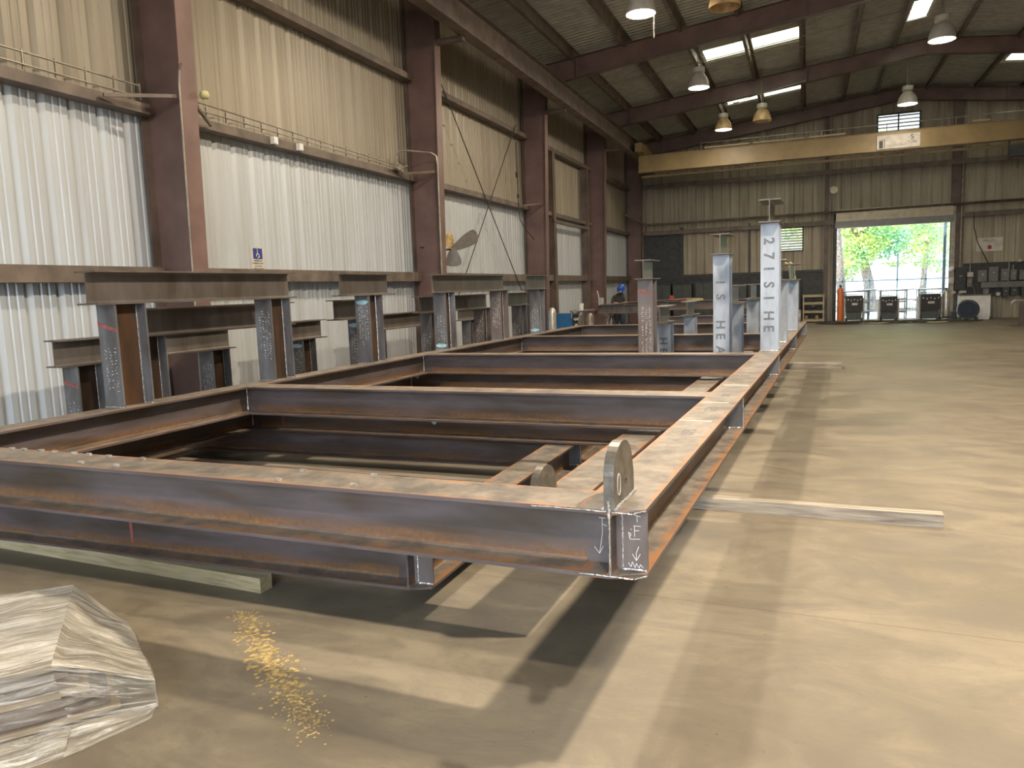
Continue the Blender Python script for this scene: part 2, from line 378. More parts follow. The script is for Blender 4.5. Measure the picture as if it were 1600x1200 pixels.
def scribble(mb, x0, x1, z0, z1, y, rng, cols=3, width=0.0035, col_gap=None, facing='-y'):
    """hand-written chalk columns running down a plate (plane y=const)"""
    for c in range(cols):
        cx = x0+(x1-x0)*(c+0.5)/cols; z = z1-rng.random()*0.08
        while z > z0+rng.random()*0.12:
            h = 0.014+rng.random()*0.010; k = rng.randint(2, 4); pts = [(cx+(rng.random()-.5)*0.03, z-h*rng.random()) for _ in range(k)]
            for (a, b), (c2, d2) in zip(pts, pts[1:]):
                L = math.hypot(c2-a, d2-b)+1e-6; nx, nz = -(d2-b)/L*width/2, (c2-a)/L*width/2
                if facing == '-y': vs = [(a+nx, y, b+nz), (a-nx, y, b-nz), (c2-nx, y, d2-nz), (c2+nx, y, d2+nz)]
                else: vs = [(y, a+nx, b+nz), (y, a-nx, b-nz), (y, c2-nx, d2-nz), (y, c2+nx, d2+nz)]
                mb.add(vs, [(0, 1, 2, 3)])
            z -= h+0.006+(0.03 if rng.random() < .12 else 0)
    return mb
def weld_line(mb, p, q, r=0.004, n=18):
    p = Vector(p); q = Vector(q); rng = random.Random(3)
    pts = [p.lerp(q, i/n)+Vector((rng.uniform(-1, 1), rng.uniform(-1, 1), rng.uniform(-1, 1)))*r*.35 for i in range(n+1)]
    mb.tube(pts, [r*(0.7+0.6*rng.random()) for _ in pts], 5)

# ================================================================ THE BUILDING
XW, YB, XR, YF = -6.8, 31.6, 14.8, -10.0
def roof_z(x): return 9.05-0.11*abs(x-4.0)
def rib_profile(a0, a1, pitch=0.36, depth=0.032, minor=True):
    """list of (coordinate along wall, height of sheet)"""
    out = []; a = a0
    while a < a1:
        out += [(a, 0), (a+.002, depth*1.9), (a+.022, depth*1.9), (a+.026, depth), (a+.05, depth), (a+.105, 0)]
        if minor: out += [(a+.165, 0), (a+.175, .010), (a+.195, .010), (a+.205, 0), (a+.255, 0), (a+.265, .010), (a+.285, .010), (a+.295, 0)]
        a += pitch
    return [(min(p, a1), q) for p, q in out]+[(a1, 0)]
# ---- floor
mb = MB(); mb.box(XW-.1, XR+.1, YF, YB+.15, -0.15, 0.0); struct(mb, 'floor', M['floor'])
mb = MB(); mb.box(-60, 80, YF-60, YB+120, -0.4, -0.152); struct(mb, 'ground', M['ground'])
# ---- left wall (ribbed sheets hung outside the girts)
mb = MB(); prof = rib_profile(YF, YB, 0.36, 0.045)
for z0, z1, mi, off in ((0, 3.99, 0, 0.0), (3.99, roof_z(XW), 1, 0.012)):
    mb.cur = mi
    vs = [(XW-off-q, p, z) for z in (z0, z1) for p, q in prof]; n = len(prof)
    mb.add(vs, [(i, i+1, n+i+1, n+i) for i in range(n-1)])
wl = struct(mb, 'wall_left', [M['wall_low'], M['wall_up']], recalc=False)
# ---- back wall with the door opening and two louvre openings
def sheet_wall_x(name, y, sgn, x0, x1, holes, mat, pitch=0.36):
    mb = MB(); prof = rib_profile(x0, x1, pitch)
    xs = sorted(set([p for p, q in prof]+[h for H in holes for h in H[:2]]))
    def q_at(x):
        for (a, b), (c, d) in zip(prof, prof[1:]):
            if a <= x <= c: return b+(d-b)*((x-a)/(c-a) if c > a else 0)
        return 0
    for a, b in zip(xs, xs[1:]):
        if b-a < 1e-6: continue
        m = (a+b)/2; spans = [(0, None)]
        for h0, h1, z0, z1 in holes:
            if h0 <= m <= h1:
                new = []
                for s0, s1 in spans:
                    if s1 is None or s1 > z0:
                        if z0 > s0: new.append((s0, z0))
                        new.append((z1, s1))
                    else: new.append((s0, s1))
                spans = new
        for s0, s1 in spans:
            ta = roof_z(a)+.03 if s1 is None else s1; tb = roof_z(b)+.03 if s1 is None else s1
            mb.add([(a, y+sgn*q_at(a), s0), (b, y+sgn*q_at(b), s0), (b, y+sgn*q_at(b), tb), (a, y+sgn*q_at(a), ta)], [(0, 1, 2, 3)])
    return struct(mb, name, mat, recalc=False)
DX0, DX1, DZ = 1.76, 5.80, 3.72
sheet_wall_x('wall_back', YB, 1, XW, XR, [(DX0, DX1, 0, 3.75), (-.55, .47, 2.92, 3.95), (3.18, 4.66, 7.0, 8.02)], M['wall_back'])
sheet_wall_x('wall_front', YF, -1, XW, XR, [(-3.0, 3.6, 0, 6.2)], M['wall_up'])
# ---- right wall: open bays below, sheets above
mb = MB(); prof = rib_profile(YF, YB, 0.36, 0.03, False); n = len(prof)
mb.add([(XR-q, p, z) for z in (4.4, roof_z(XR)) for p, q in prof], [(i, i+1, n+i+1, n+i) for i in range(n-1)])
for a, b in ((YF, 31.6),):
    pr = rib_profile(a, b, 0.36, 0.03, False); n = len(pr)
    mb.add([(XR-q, p, z) for z in (0, 4.4) for p, q in pr], [(i, i+1, n+i+1, n+i) for i in range(n-1)])
struct(mb, 'wall_right', M['wall_up'], recalc=False)
# ---- roof deck with skylight openings
SKY = [(-2.22, -1.00, 21.0, 22.1), (-0.88, 0.42, 21.0, 22.1), (-2.18, -1.00, 27.7, 28.3), (-0.88, 0.42, 27.7, 28.3), (6.75, 8.2, 27.4, 28.3),
       (3.25, 3.72, 21.4, 23.0)]
mb = MB(); pr = []; a = YF
while a < YB+.3:
    pr += [(a, 0), (a+.02, .03), (a+.07, .03), (a+.09, 0)]; a += .20
ys = sorted(set([min(p, YB+.3) for p, q in pr]+[v for s_ in SKY for v in s_[2:]]))
def qd(y):
    k = (y-YF) % .20
    return .03*(k/.02) if k < .02 else .03 if k < .07 else .03*(1-(k-.07)/.02) if k < .09 else 0.0
xs = sorted(set([XW-.4, 4.0, XR+.4]+[v for s_ in SKY for v in s_[:2]]))
for x0, x1 in zip(xs, xs[1:]):
    for y0, y1 in zip(ys, ys[1:]):
        mx, my = (x0+x1)/2, (y0+y1)/2
        if y1-y0 < 1e-5 or any(s_[0] < mx < s_[1] and s_[2] < my < s_[3] for s_ in SKY): continue
        mb.add([(x0, y0, roof_z(x0)-qd(y0+1e-6)), (x1, y0, roof_z(x1)-qd(y0+1e-6)), (x1, y1, roof_z(x1)-qd(y1-1e-6)), (x0, y1, roof_z(x0)-qd(y1-1e-6))], [(0, 1, 2, 3)])
struct(mb, 'ceiling', M['deck'], recalc=False)
for i, s_ in enumerate(SKY):
    mb = MB(); k = s_[2]; 
    while k < s_[3]-.01:
        for a_, b_, za, zb in ((k, k+.03, 0, .03), (k+.03, k+.1, .03, .03), (k+.1, k+.13, .03, 0), (k+.13, k+.2, 0, 0)):
            a2, b2 = min(a_, s_[3]), min(b_, s_[3])
            if b2 > a2: mb.add([(s_[0], a2, roof_z(s_[0])+za), (s_[1], a2, roof_z(s_[1])+za), (s_[1], b2, roof_z(s_[1])+zb), (s_[0], b2, roof_z(s_[0])+zb)], [(0, 1, 2, 3)])
        k += .2
    struct(mb, 'window_%d' % (i+1), M['skylight'], recalc=False)

# ---- main frames: columns and rafters
COLY = [-8.68, -2.03, 4.62, 11.27, 17.93, 24.58, 31.1]
def column(y, label):
    t = thing('steel_column', label, 'column', (XW, y, 0))
    mb = MB(); mb.box(0.05, 0.07, 0, .25, 0, 7.6); mb.build('outer_flange', M['primer_dk'], t)
    mb = MB(); mb.add([(0.07, .12, 0), (.60, .12, 0), (.74, .12, 7.35), (0.07, .12, 7.45), (0.07, .132, 0), (.60, .132, 0), (.74, .132, 7.35), (0.07, .132, 7.45)],
                      [(0, 1, 2, 3), (4, 5, 6, 7), (0, 4, 5, 1), (1, 5, 6, 2), (2, 6, 7, 3), (3, 7, 4, 0)])
    mb.build('web', M['primer'], t)
    mb = MB(); mb.add([(x0, y_, z) for (x0, z) in ((.60, 0), (.618, 0), (.758, 7.35), (.74, 7.35)) for y_ in (0, .25)],
                      [(0, 2, 3, 1), (2, 4, 5, 3), (4, 6, 7, 5), (6, 0, 1, 7), (0, 6, 4, 2), (1, 3, 5, 7)])
    mb.build('inner_flange', M['primer'], t)
    mb = MB(); mb.box(.0, .70, -.03, .28, 0, .02); mb.build('base_plate', M['primer_dk'], t)
    mb = MB(); mb.box(.74, 1.30, .06, .19, 6.47, 6.56); mb.build('crane_bracket', M['primer_dk'], t)
    return t
clab = {4.62: 'red oxide steel column with a thin conduit down its edge', 11.27: 'tall red oxide column carrying the bent conduit loop',
        17.93: 'red oxide column between the rod-braced bay and the framed door bay', 24.58: 'dark brown column beyond the framed door bay',
        31.1: 'dark brown corner column where the ribbed walls meet', -2.03: 'red oxide column next along the wall behind the skids, out of view', -8.68: 'red oxide column at the open end of the shop, out of view'}
for y in COLY[2:]: column(y, clab[y])
def rafter(y, label):
    t = thing('roof_rafter', label, 'rafter', (0, y, 0))
    def zt(x): return 8.83-.11*abs(x-4.0)
    def zb(x): return 8.40-.118*abs(x-4.0)
    for nm, dz0, dz1, w0, w1, f0, f1 in (('web', 0, 0, .12, .13, zb, zt), ('top_flange', 0, .016, .02, .23, zt, zt), ('bottom_flange', -.016, 0, .02, .23, zb, zb)):
        mb = MB(); X = [-6.15, 4.0, 13.9]
        vs = []
        for x in X: vs += [(x, w0, f0(x)+dz0), (x, w1, f0(x)+dz0), (x, w1, f1(x)+dz1), (x, w0, f1(x)+dz1)]
        fs = [(0, 1, 2, 3), (8, 9, 10, 11)]
        for k in (0, 4): fs += [(k, k+1, k+5, k+4), (k+1, k+2, k+6, k+5), (k+2, k+3, k+7, k+6), (k+3, k, k+4, k+7)]
        mb.add(vs, fs); mb.build(nm, M['primer_dk'] if nm != 'web' else M['primer'], t)
    for x in (-5.2, 0.6, 4.0, 7.4):
        mb = MB(); mb.box(x, x+.012, .03, .12, zb(x), zt(x)); mb.build('stiffener', M['primer_dk'], t)
    return t
for y, l in ((4.62, 'brown roof rafter overhead, out of view above the near skid'), (11.27, 'brown roof rafter over the column with the conduit loop'),
             (17.93, 'red brown rafter, nearest one visible, behind the two largest lamps'),
             (24.58, 'red brown rafter between the two rows of skylight panels'), (31.0, 'dark brown rafter against the gable end wall')):
    rafter(y, l)
# purlins, each one a thing
px = [-5.2, -3.77, -2.35, -.94, .50, 1.95, 3.15, 4.85, 6.45, 7.95, 9.5, 11.1, 12.7]
for i, x in enumerate(px):
    mb = MB(); z = roof_z(x)-.035
    mb.box(x-.035, x+.045, -9.9, 31.5, z-.006, z-.0); mb.box(x-.035, x-.029, -9.9, 31.5, z-.24, z); mb.box(x-.12, x-.029, -9.9, 31.5, z-.246, z-.24)
    if i: po = pur.copy(); po.data = mb.build('tmp', M['girt']).data; D.objects.remove(D.objects['tmp']); C.objects.link(po)
    else: po = mb.build('roof_purlin', M['girt'])
    pur = po; tag(po, 'dusty brown purlin running lengthwise under the roof deck', 'purlin', 'purlins under the roof deck')
# girts on the side wall
def girt(x, z, y0, y1, label, h=.19):
    t = thing('wall_girt', label, 'girt', (x, y0, z)); L = y1-y0
    mb = MB(); mb.box(-.10, .10, 0, L, -.006, .0); mb.box(.094, .10, 0, L, -h, -.006); mb.box(-.10, .10, 0, L, -h-.006, -h); mb.box(.075, .094, 0, L, -.03, -.024)
    mb.build('channel', M['girt'], t); return t
names = {2.14: 'low', 4.06: 'middle', 5.98: 'high'}
spans = [(-9.9, 4.60), (4.88, 11.25), (11.53, 17.91), (18.19, 24.56), (24.84, 31.0)]
bay = ['in the bay before the first red column', 'behind the accessible parking sign', 'in the rod-braced bay', 'in the framed door bay', 'in the corner bay']
for z in (2.14, 4.06, 5.98):
    for (a, b), bn in zip(spans, bay):
        girt(XW+.135, z-(0 if z < 3 else .03), a, b, '%s brown wall girt %s' % (names[z], bn), .17 if z < 3 else .11)
mb = MB(); mb.box(XW+.04, XW+.24, -9.9, 31, 0, .12); tag(mb.build('baseboard_left', M['girt']), kind='structure')
# flange braces from girt to column
for y, lab in ((4.62, 'short brown angle brace from middle girt across first red column'), (11.27, 'short angle brace under the conduit loop'), (17.93, 'thin angle brace on the column beyond the crossed rods')):
    mb = MB(); mb.tube([(XW+.30, y-.72, 3.98), (XW+.62, y+.0, 4.08)], .028, 4); mb.tube([(XW+.3, y+.9, 3.95), (XW+.64, y+.25, 4.06)], .024, 4)
    tag(mb.build('angle_brace', M['girt']), lab, 'brace')
# crossed rods in the third bay
for a, b, l in (((12.2, 6.35), (16.95, 1.70), 'thin brace rod falling toward the far column of its bay'), ((16.8, 6.0), (12.5, 1.3), 'thin brace rod rising toward the far column of its bay')):
    mb = MB(); dx_ = .26 if a[0] < 13 else .30; mb.tube([(XW+dx_, a[0], a[1]), (XW+dx_, b[0], b[1])], .013, 6); tag(mb.build('brace_rod', M['dark']), l, 'rod')
# framed door bay: two jambs and a header
for y, l in ((19.9, 'dark red door jamb near the third column'), (23.75, 'dark red door jamb near the fourth column')):
    mb = MB(); mb.box(XW+.05, XW+.28, y, y+.02, 0, 5.8); mb.box(XW+.28, XW+.30, y-.02, y+.22, 0, 5.8); tag(mb.build('door_jamb', M['primer_dk']), l, 'jamb')
mb = MB(); mb.box(XW+.24, XW+.32, 19.9, 23.9, 3.72, 3.80); tag(mb.build('door_header', M['girt']), 'brown header bar between the two dark red door jambs', 'header')
# conduits
mb = MB(); mb.tube([(XW+.63, 4.60, .0), (XW+.70, 4.60, 4.2), (XW+.72, 4.60, 4.35), (XW+.78, 4.58, 4.42)], .012, 8)
tag(mb.build('thin_conduit', M['pipe']), 'thin pale conduit running down the edge of the first red column', 'conduit')
mb = MB(); P_ = [(XW+.14, 10.6, 3.95), (XW+.16, 10.6, 4.32), (XW+.20, 10.65, 4.42), (XW+.3, 10.8, 4.44), (XW+.62, 11.15, 4.42), (XW+.70, 11.2, 4.36), (XW+.72, 11.2, 4.2), (XW+.70, 11.2, 1.2)]
mb.tube(P_, .02, 8); mb.tube([(XW+.3, 10.55, 4.0), (XW+.33, 10.2, 4.06)], .03, 6); mb.obox((XW+.27, 10.45, 4.08), (.10, .14, .10)); mb.tube([(XW+.34, 10.3, 4.02), (XW+.30, 10.75, 4.15)], .016, 6)
tag(mb.build('bent_conduit', M['pipe']), 'conduit bending around the second tall red column', 'conduit')
for a, b, l in ((-3, 4.5, 'pair of long thin pipes on brackets above girt before the first red column'), (4.9, 10.4, 'long thin pipe on stand-offs above the girt over the parking sign')):
    mb = MB(); mb.tube([(XW+.20, a, 4.24), (XW+.20, b, 4.22 if a < 0 else 4.14)], .012, 6); mb.tube([(XW+.22, a, 4.13), (XW+.22, b, 4.09)], .01, 6)
    k = a+.3
    while k < b: mb.box(XW+.19, XW+.21, k, k+.012, 4.06, 4.25 if a < 0 else 4.2); k += .36
    tag(mb.build('pipe_run', M['pipe']), l, 'pipe')
for y, l in ((6.78, 'small white junction box on the girt, nearer the first column'), (7.38, 'small white junction box on the girt, second along')):
    mb = MB(); mb.box(XW+.235, XW+.30, y, y+.09, 3.93, 4.03+.0); mb.box(XW+.30, XW+.305, y+.01, y+.08, 3.94, 4.02); tag(mb.build('junction_box', M['white']), l, 'junction box')
mb = MB(); mb.lathe([(0, 0), (.045, .01), (.06, .05), (.045, .09), (0, .10)], (XW+.74, 4.95, 4.10), 12); mb.tube([(XW+.64, 4.88, 4.12), (XW+.72, 4.93, 4.14)], .012, 6)
tag(mb.build('bulb_lamp', M['hose'], smooth=True), 'small round yellow bulb beside the first red column', 'bulb')
mb = MB(); mb.tube([(XW+.25, 16.9, 5.6), (XW+.25, 16.95, 4.2), (XW+.26, 17.0, 3.6), (XW+.3, 17.3, 3.35), (XW+.34, 17.9, 3.1)], .012, 6); mb.obox((XW+.25, 16.9, 4.75), (.05, .06, .14)); mb.obox((XW+.25, 16.95, 4.2), (.05, .06, .1))
tag(mb.build('drop_cord', M['dark']), 'dark cord with small fittings hanging at the far end of the rod-braced bay', 'cord')

# ---- accessible parking sign
t = thing('parking_sign', 'white accessible parking sign with blue wheelchair square on ribbed wall', 'sign', (XW+.002, 6.60, 2.02))
mb = MB(); mb.box(0, .004, -.15, .15, 0, .45); mb.build('sign_plate', M['signwhite'], t)
mb = MB(); mb.box(.004, .006, -.10, .10, .28, .43); mb.build('blue_panel', M['signblue'], t)
mb = MB()
mb.tube([(.008, .03*math.cos(a)-.005, .325+.03*math.sin(a)) for a in [i*2*PI/14-.6*PI for i in range(13)]], .005, 5)
mb.tube([(.008, -.012, .405), (.008, -.008, .345), (.008, .02, .345), (.008, .035, .305)], .006, 5); mb.lathe([(0, -.008), (.008, 0), (0, .008)], (.008, -.013, .415), 8)
mb.build('wheelchair_symbol', M['white'], t)
for i, (s_, sz) in enumerate((('HANDICAP', .034), ('PARKING ONLY', .034), ('ALL OTHERS', .027), ('WILL BE TOWED', .027), ("AT OWNER'S", .027), ('EXPENSE', .027))):
    text_mesh('lettering', s_, sz, M['black'], t, (.0055, 0, .243-i*.037), (PI/2, 0, PI/2), .0005, 'CENTER')

# ---- wall fan on the second tall column
t = thing('wall_fan', 'three-bladed grey and rusty yellow fan on an arm by the wall', 'fan', (-6.30, 12.15, 2.62))
mb = MB(); mb.tube([(-.25, -.70, -.30), (-.18, -.5, -.16), (-.05, -.2, -.02), (0, 0, 0)], .022, 6); mb.tube([(-.3, -.85, .02), (-.05, -.2, .0)], .012, 6); mb.tube([(0, 0, 0), (.03, .1, .05)], .04, 8)
mb.build('arm', M['dark'], t)
def blade(ang, L, W, mat):
    # blade faces the camera side (+x), drawn in the y,z plane with twist
    mb = MB(); n = 12; top = []; bot = []
    for i in range(n+1):
        u = i/n; wd = W*(0.35+0.65*math.sin(min(1, u*1.25)*PI*.5))*(1 if u < .85 else math.sqrt(max(0, 1-((u-.85)/.15)**2))*.6+.4)
        top.append((u*L, wd/2)); bot.append((u*L, -wd/2))
    vs = []
    for th in (0, .012):
        for p in (top, bot):
            for a, b in p:
                y_ = a*math.cos(ang)-b*math.sin(ang); z_ = a*math.sin(ang)+b*math.cos(ang); vs.append((.06+th+b*.45, y_, z_))
    m = n+1; fs = []
    for i in range(n):
        fs += [(i, i+1, m+i+1, m+i), (2*m+i, 2*m+i+1, 3*m+i+1, 3*m+i), (i, i+1, 2*m+i+1, 2*m+i), (m+i, m+i+1, 3*m+i+1, 3*m+i)]
    fs += [(n, m+n, 3*m+n, 2*m+n), (0, m, 3*m, 2*m)]
    mb.add(vs, fs); o = mb.build('blade', mat, t); o.rotation_euler = (0, 0, math.radians(-50)); return o
tag(blade(math.radians(28), .62, .30, M['fan_grey']), 'broad grey blade'); tag(blade(math.radians(-88), .36, .30, M['fan_grey']), 'rounded grey blade'); tag(blade(math.radians(112), .34, .26, M['fan_yellow']), 'rusty yellow blade')

# ---- crane: runway beam, bridge girder, sign
t = thing('crane_runway', 'long dusty brown crane runway beam high along the side wall', 'crane runway', (-5.45, 0, 6.56))
mb = MB(); beam_y(mb, 0, 0, -9.8, 28.4, .54, .26, .018, .014); mb.build('runway_girder', M['girt'], t)
mb = MB(); mb.box(-.03, .03, -9.8, 28.2, .54, .60); mb.build('rail', M['primer_dk'], t)
t = thing('crane_bridge', 'yellow overhead crane bridge girder marked 5 TON', 'crane', (-5.35, 27.0, 5.97))
mb = MB(); mb.box(0, 19.0, .0, .30, .02, .60); mb.box(-.03, 19.0, -.04, .34, 0, .02); mb.box(-.03, 19.0, -.04, .34, .60, .62); mb.build('box_girder', M['yellow'], t)
mb = MB(); mb.box(.045, .30, -.9, 1.2, .63, .95); mb.box(-.02, .32, -.05, .35, .95, 1.0); mb.build('end_truck', M['yellow'], t)
mb = MB(); mb.box(0, 19, .55, .63, -.13, -.05)
k = 1.9
while k < 17:
    mb.tube([(k, .59, .0), (k+.32, .59, -.1)], .018, 5); mb.tube([(k+.64, .59, 0), (k+.32, .59, -.1)], .018, 5); k += 3.2
k = 1.0
while k < 18: mb.box(k, k+.05, .3, .6, -.06, -.02); k += 2.0
mb.build('outrigger_truss', M['yellow'], t)
mb = MB(); mb.tube([(2.32, -.05, .86), (12.6, -.05, .86), (19, -.05, .86)], .016, 6)
k = 2.32
while k < 18.5: mb.tube([(k, -.03, .62), (k, -.05, .88)], .012, 5); k += 2.05
mb.build('handrail_pipe', M['pipe'], t)
for x0, x1 in ((2.45, 4.0), (4.15, 5.9), (6.0, 7.2), (11.0, 11.5)):
    mb = MB(); mb.box(x0, x1, -.02, .06, .66, .72); mb.build('cable_tray', M['wood_pale'], t)
pl = MB(); pl.box(8.17, 9.48, -.052, -.042, .05, .50); sp = pl.build('rating_plate', M['signwhite'], t)
text_mesh('lettering', '5', .24, M['dark'], sp, (9.18, -.053, .30), (PI/2, 0, 0)); text_mesh('lettering', 'TON', .13, M['dark'], sp, (9.10, -.053, .17), (PI/2, 0, 0))
text_mesh('lettering', 'LANDCOAST', .10, M['greybox'], sp, (8.50, -.053, .12), (PI/2, 0, 0))
mb = MB(); mb.box(8.24, 8.36, -.055, -.052, .08, .32); mb.box(8.40, 8.42, -.055, -.052, .08, .34); mb.box(8.24, 8.42, -.055, -.052, .34, .355); mb.build('emblem', M['dark'], sp)
mb = MB(); mb.obox((12.35, .2, -.35), (.5, .35, .35)); mb.tube([(12.1, .2, -.2), (12.1, .2, .02)], .03, 6); mb.tube([(12.55, .2, -.2), (12.55, .2, .02)], .03, 6); mb.tube([(12.35, .2, -.5), (12.35, .2, -.9)], .012, 6); mb.build('hoist', M['dark'], t)

# ---- high bay lamps
def lamp(x, y, z, r, lit, label, rod, shade, power=LAMP_W, tilt=0.0):
    t = thing('high_bay_lamp', label, 'ceiling lamp', (x, y, z), 0, None)
    mb = MB(); mb.lathe([(r, 0), (r*.985, r*.25), (r*.90, r*.60), (r*.74, r*.95), (r*.52, r*1.22), (r*.36, r*1.34), (r*.34, r*1.36), (r*.34, r*1.34), (r*.50, r*1.19), (r*.72, r*.93), (r*.88, r*.58), (r*.965, r*.25), (r*.975, 0.0)], seg=32); mb.build('shade', shade, t, smooth=True)
    mb = MB(); mb.lathe([(0, r*1.36), (r*.36, r*1.36), (r*.44, r*1.40), (r*.56, r*1.43), (r*.58, r*1.80), (r*.54, r*1.88), (0, r*1.90)], seg=24); mb.build('ballast_housing', M['lamp_grey'], t, smooth=False)
    mb = MB(); zt = roof_z(x)-.035-z; mb.tube([(-.02, 0, r*1.85), (-.02, 0, zt)], .012, 6); mb.tube([(.05, 0, r*1.85), (-.10, .05, zt)], .008, 6); mb.obox((-.03, 0, zt+.02), (.18, .06, .05)); mb.build('hanger_rod', M['pipe'], t)
    if lit:
        mb = MB(); mb.lathe([(0, -.012), (r*.5, -.01), (r*.95, .012)], seg=32); mb.build('lens', M['lamp_on'], t, smooth=True)
        L = D.lights.new('lamp_light', 'AREA'); L.shape = 'DISK'; L.size = r*1.5; L.energy = power; L.color = (1.0, 0.84, 0.64)
        lo = D.objects.new('lamp_light', L); C.objects.link(lo); lo.parent = t; lo.location = (0, 0, -.03)
        L2_ = D.lights.new('ceiling_fill', 'POINT'); L2_.energy = power*.22; L2_.shadow_soft_size = .08; L2_.color = (1.0, 0.86, 0.68)  # fill light added below the lens to brighten the dark roof and rafters
        lq = D.objects.new('ceiling_fill', L2_); C.objects.link(lq); lq.parent = t; lq.location = (0, 0, -.10)
    else:
        mb = MB(); mb.lathe([(0, r*.5), (.05, r*.5), (.05, r*1.2), (0, r*1.25)], seg=12); mb.build('bulb', M['lamp_off'], t, smooth=True)
    return t
lamp(-2.40, 12.9, 6.93, .29, True, 'lit grey high bay lamp with hanging pull cord, above the near rafter', .8, M['lamp_grey'], LAMP_W*.6)
lamp(-0.83, 12.9, 6.80, .29, False, 'unlit amber high bay lamp, cropped by the top edge', .8, M['lamp_tan'])
lamp(-2.12, 19.3, 6.95, .28, True, 'lit grey high bay lamp hanging before the skylight strip', .8, M['lamp_grey'], LAMP_W*.45)
lamp(3.60, 19.0, 7.27, .30, True, 'lit high bay lamp beside a bright paper-like roof panel at the ridge', .8, M['lamp_grey'], LAMP_W*.45)
lamp(-2.02, 24.85, 6.82, .28, True, 'lit high bay lamp at the end of the drooping conduit', .8, M['lamp_tan'], LAMP_W*.22)
lamp(-0.76, 24.4, 6.88, .29, False, 'unlit amber high bay lamp hung below the second skylight strip', .8, M['lamp_tan'])
lamp(3.52, 25.0, 7.03, .29, True, 'lit grey high bay lamp above the gable louvre', .8, M['lamp_grey'], LAMP_W*.22)
# lamps outside the frame that light the foreground
lamp(3.05, 1.8, 7.1, .25, True, 'lit high bay lamp over the near end of the skids, out of view', .8, M['lamp_grey'], LAMP_W*2.1)
lamp(3.10, -5.3, 7.0, .25, True, 'lit high bay lamp over the open end of the shop, out of view', .8, M['lamp_grey'], LAMP_W*1.4)
lamp(3.30, 9.5, 7.1, .25, True, 'lit high bay lamp over the middle of the shop, out of view', .8, M['lamp_grey'], LAMP_W*.6)
lamp(-2.0, 5.5, 7.0, .25, True, 'lit high bay lamp over the near skid towers, out of view', .8, M['lamp_grey'], LAMP_W*.9)
mb = MB(); mb.tube([(-2.15, 12.9, 6.9), (-2.15, 12.9, 6.45)], .006, 5); tag(mb.build('pull_cord', M['pipe']), 'thin pull cord hanging under the big lit lamp', 'cord')
mb = MB(); mb.tube([(-2.0, 24.6, 7.75), (-1.9, 24.6, 7.62), (-1.6, 24.5, 7.58), (-.8, 24.5, 7.78), (.55, 24.5, 8.0), (.6, 24.5, 8.4)], .014, 6)
tag(mb.build('drooping_conduit', M['pipe']), 'drooping conduit strung between two lamps under the second skylight strip', 'conduit')
mb = MB(); mb.tube([(-2.9, 19.5, 7.62), (1.2, 19.5, 7.72)], .008, 5); tag(mb.build('guy_wire', M['pipe']), 'thin taut wire crossing behind the lit lamp before the skylights', 'wire')
mb = MB(); mb.tube([(-5.25, 21.0, 7.755), (3.15, 21.0, 8.68)], .012, 5); tag(mb.build('sag_rod', M['pipe']), 'thin sag rod under the roof deck in the skylight bay', 'rod')

# ---- louvres in the end wall
def louvre(name, x0, x1, z0, z1, n, mullion):
    y = YB
    t = D.objects.new(name, None); C.objects.link(t); t.location = (x0, y, z0); tag(t, kind='structure'); w_, h_ = x1-x0, z1-z0
    mb = MB()
    for k in range(n):
        zc = (k+.5)*h_/n; mb.obox((w_/2, .02, zc), (w_, .10, .006), (math.radians(38), 0, 0))
    mb.build('louvre_slats', M['curtain'], t)
    mb = MB(); mb.box(-.05, 0, -.03, .08, -.05, h_+.05); mb.box(w_, w_+.05, -.03, .08, -.05, h_+.05); mb.box(0, w_, -.03, .08, -.05, 0); mb.box(0, w_, -.03, .08, h_, h_+.05)
    if mullion: mb.box(w_*.48, w_*.51, -.03, .08, 0, h_)
    mb.build('louvre_frame', M['dark'], t)
louvre('window_8', -.50, .45, 2.95, 3.93, 9, False); louvre('window_9', 3.2, 4.64, 7.03, 7.98, 7, True)
# ---- back wall steelwork
for x, w_, l in ((1.36, .16, 'dark wind post on the end wall beside the door'), (5.95, .34, 'wide dark wind post between the door and the electrical panels'), (-4.42, .12, 'slim dark post on the end wall near the corner'), (-1.62, .06, 'thin dark post on the end wall behind the skid towers'), (10.2, .2, 'dark wind post on the end wall, far side out of view')):
    mb = MB(); zt = roof_z(x)-.3 if w_ > .13 else 4.15
    mb.box(x-w_/2, x+w_/2, YB-.22, YB-.20, 0, zt); mb.box(x-.008, x+.008, YB-.20, YB-.08, 0, zt); mb.box(x-w_/2, x+w_/2, YB-.08, YB-.06, 0, zt)
    tag(mb.build('wind_post', M['dark'] if w_ < .13 else M['primer_dk']), l, 'post')
for z, x0, x1, l in ((4.06, XW+.7, 14, 'lower brown girt across the end wall'), (6.05, XW+.7, 14, 'upper brown girt across the end wall under the crane')):
    mb = MB(); mb.box(x0, x1, YB-.25, YB-.235, z-.18, z); mb.box(x0, x1, YB-.25, YB-.05, z-.004, z); tag(mb.build('end_wall_girt', M['girt']), l, 'girt')
mb = MB(); mb.tube([(-6.6, YB-1.6, 4.75), (-5.95, YB-.5, 4.36), (-5.8, YB-.42, 4.33), (14, YB-.42, 4.40)], .05, 8); tag(mb.build('air_pipe', M['girt'], smooth=True), 'long brown air pipe running the width of the end wall', 'pipe')
mb = MB(); mb.tube([(6.12, YB-.32, .9), (6.12, YB-.32, 6.2)], .03, 8); tag(mb.build('riser_pipe', M['pipe']), 'pale vertical riser pipe beside the wide dark wind post', 'pipe')
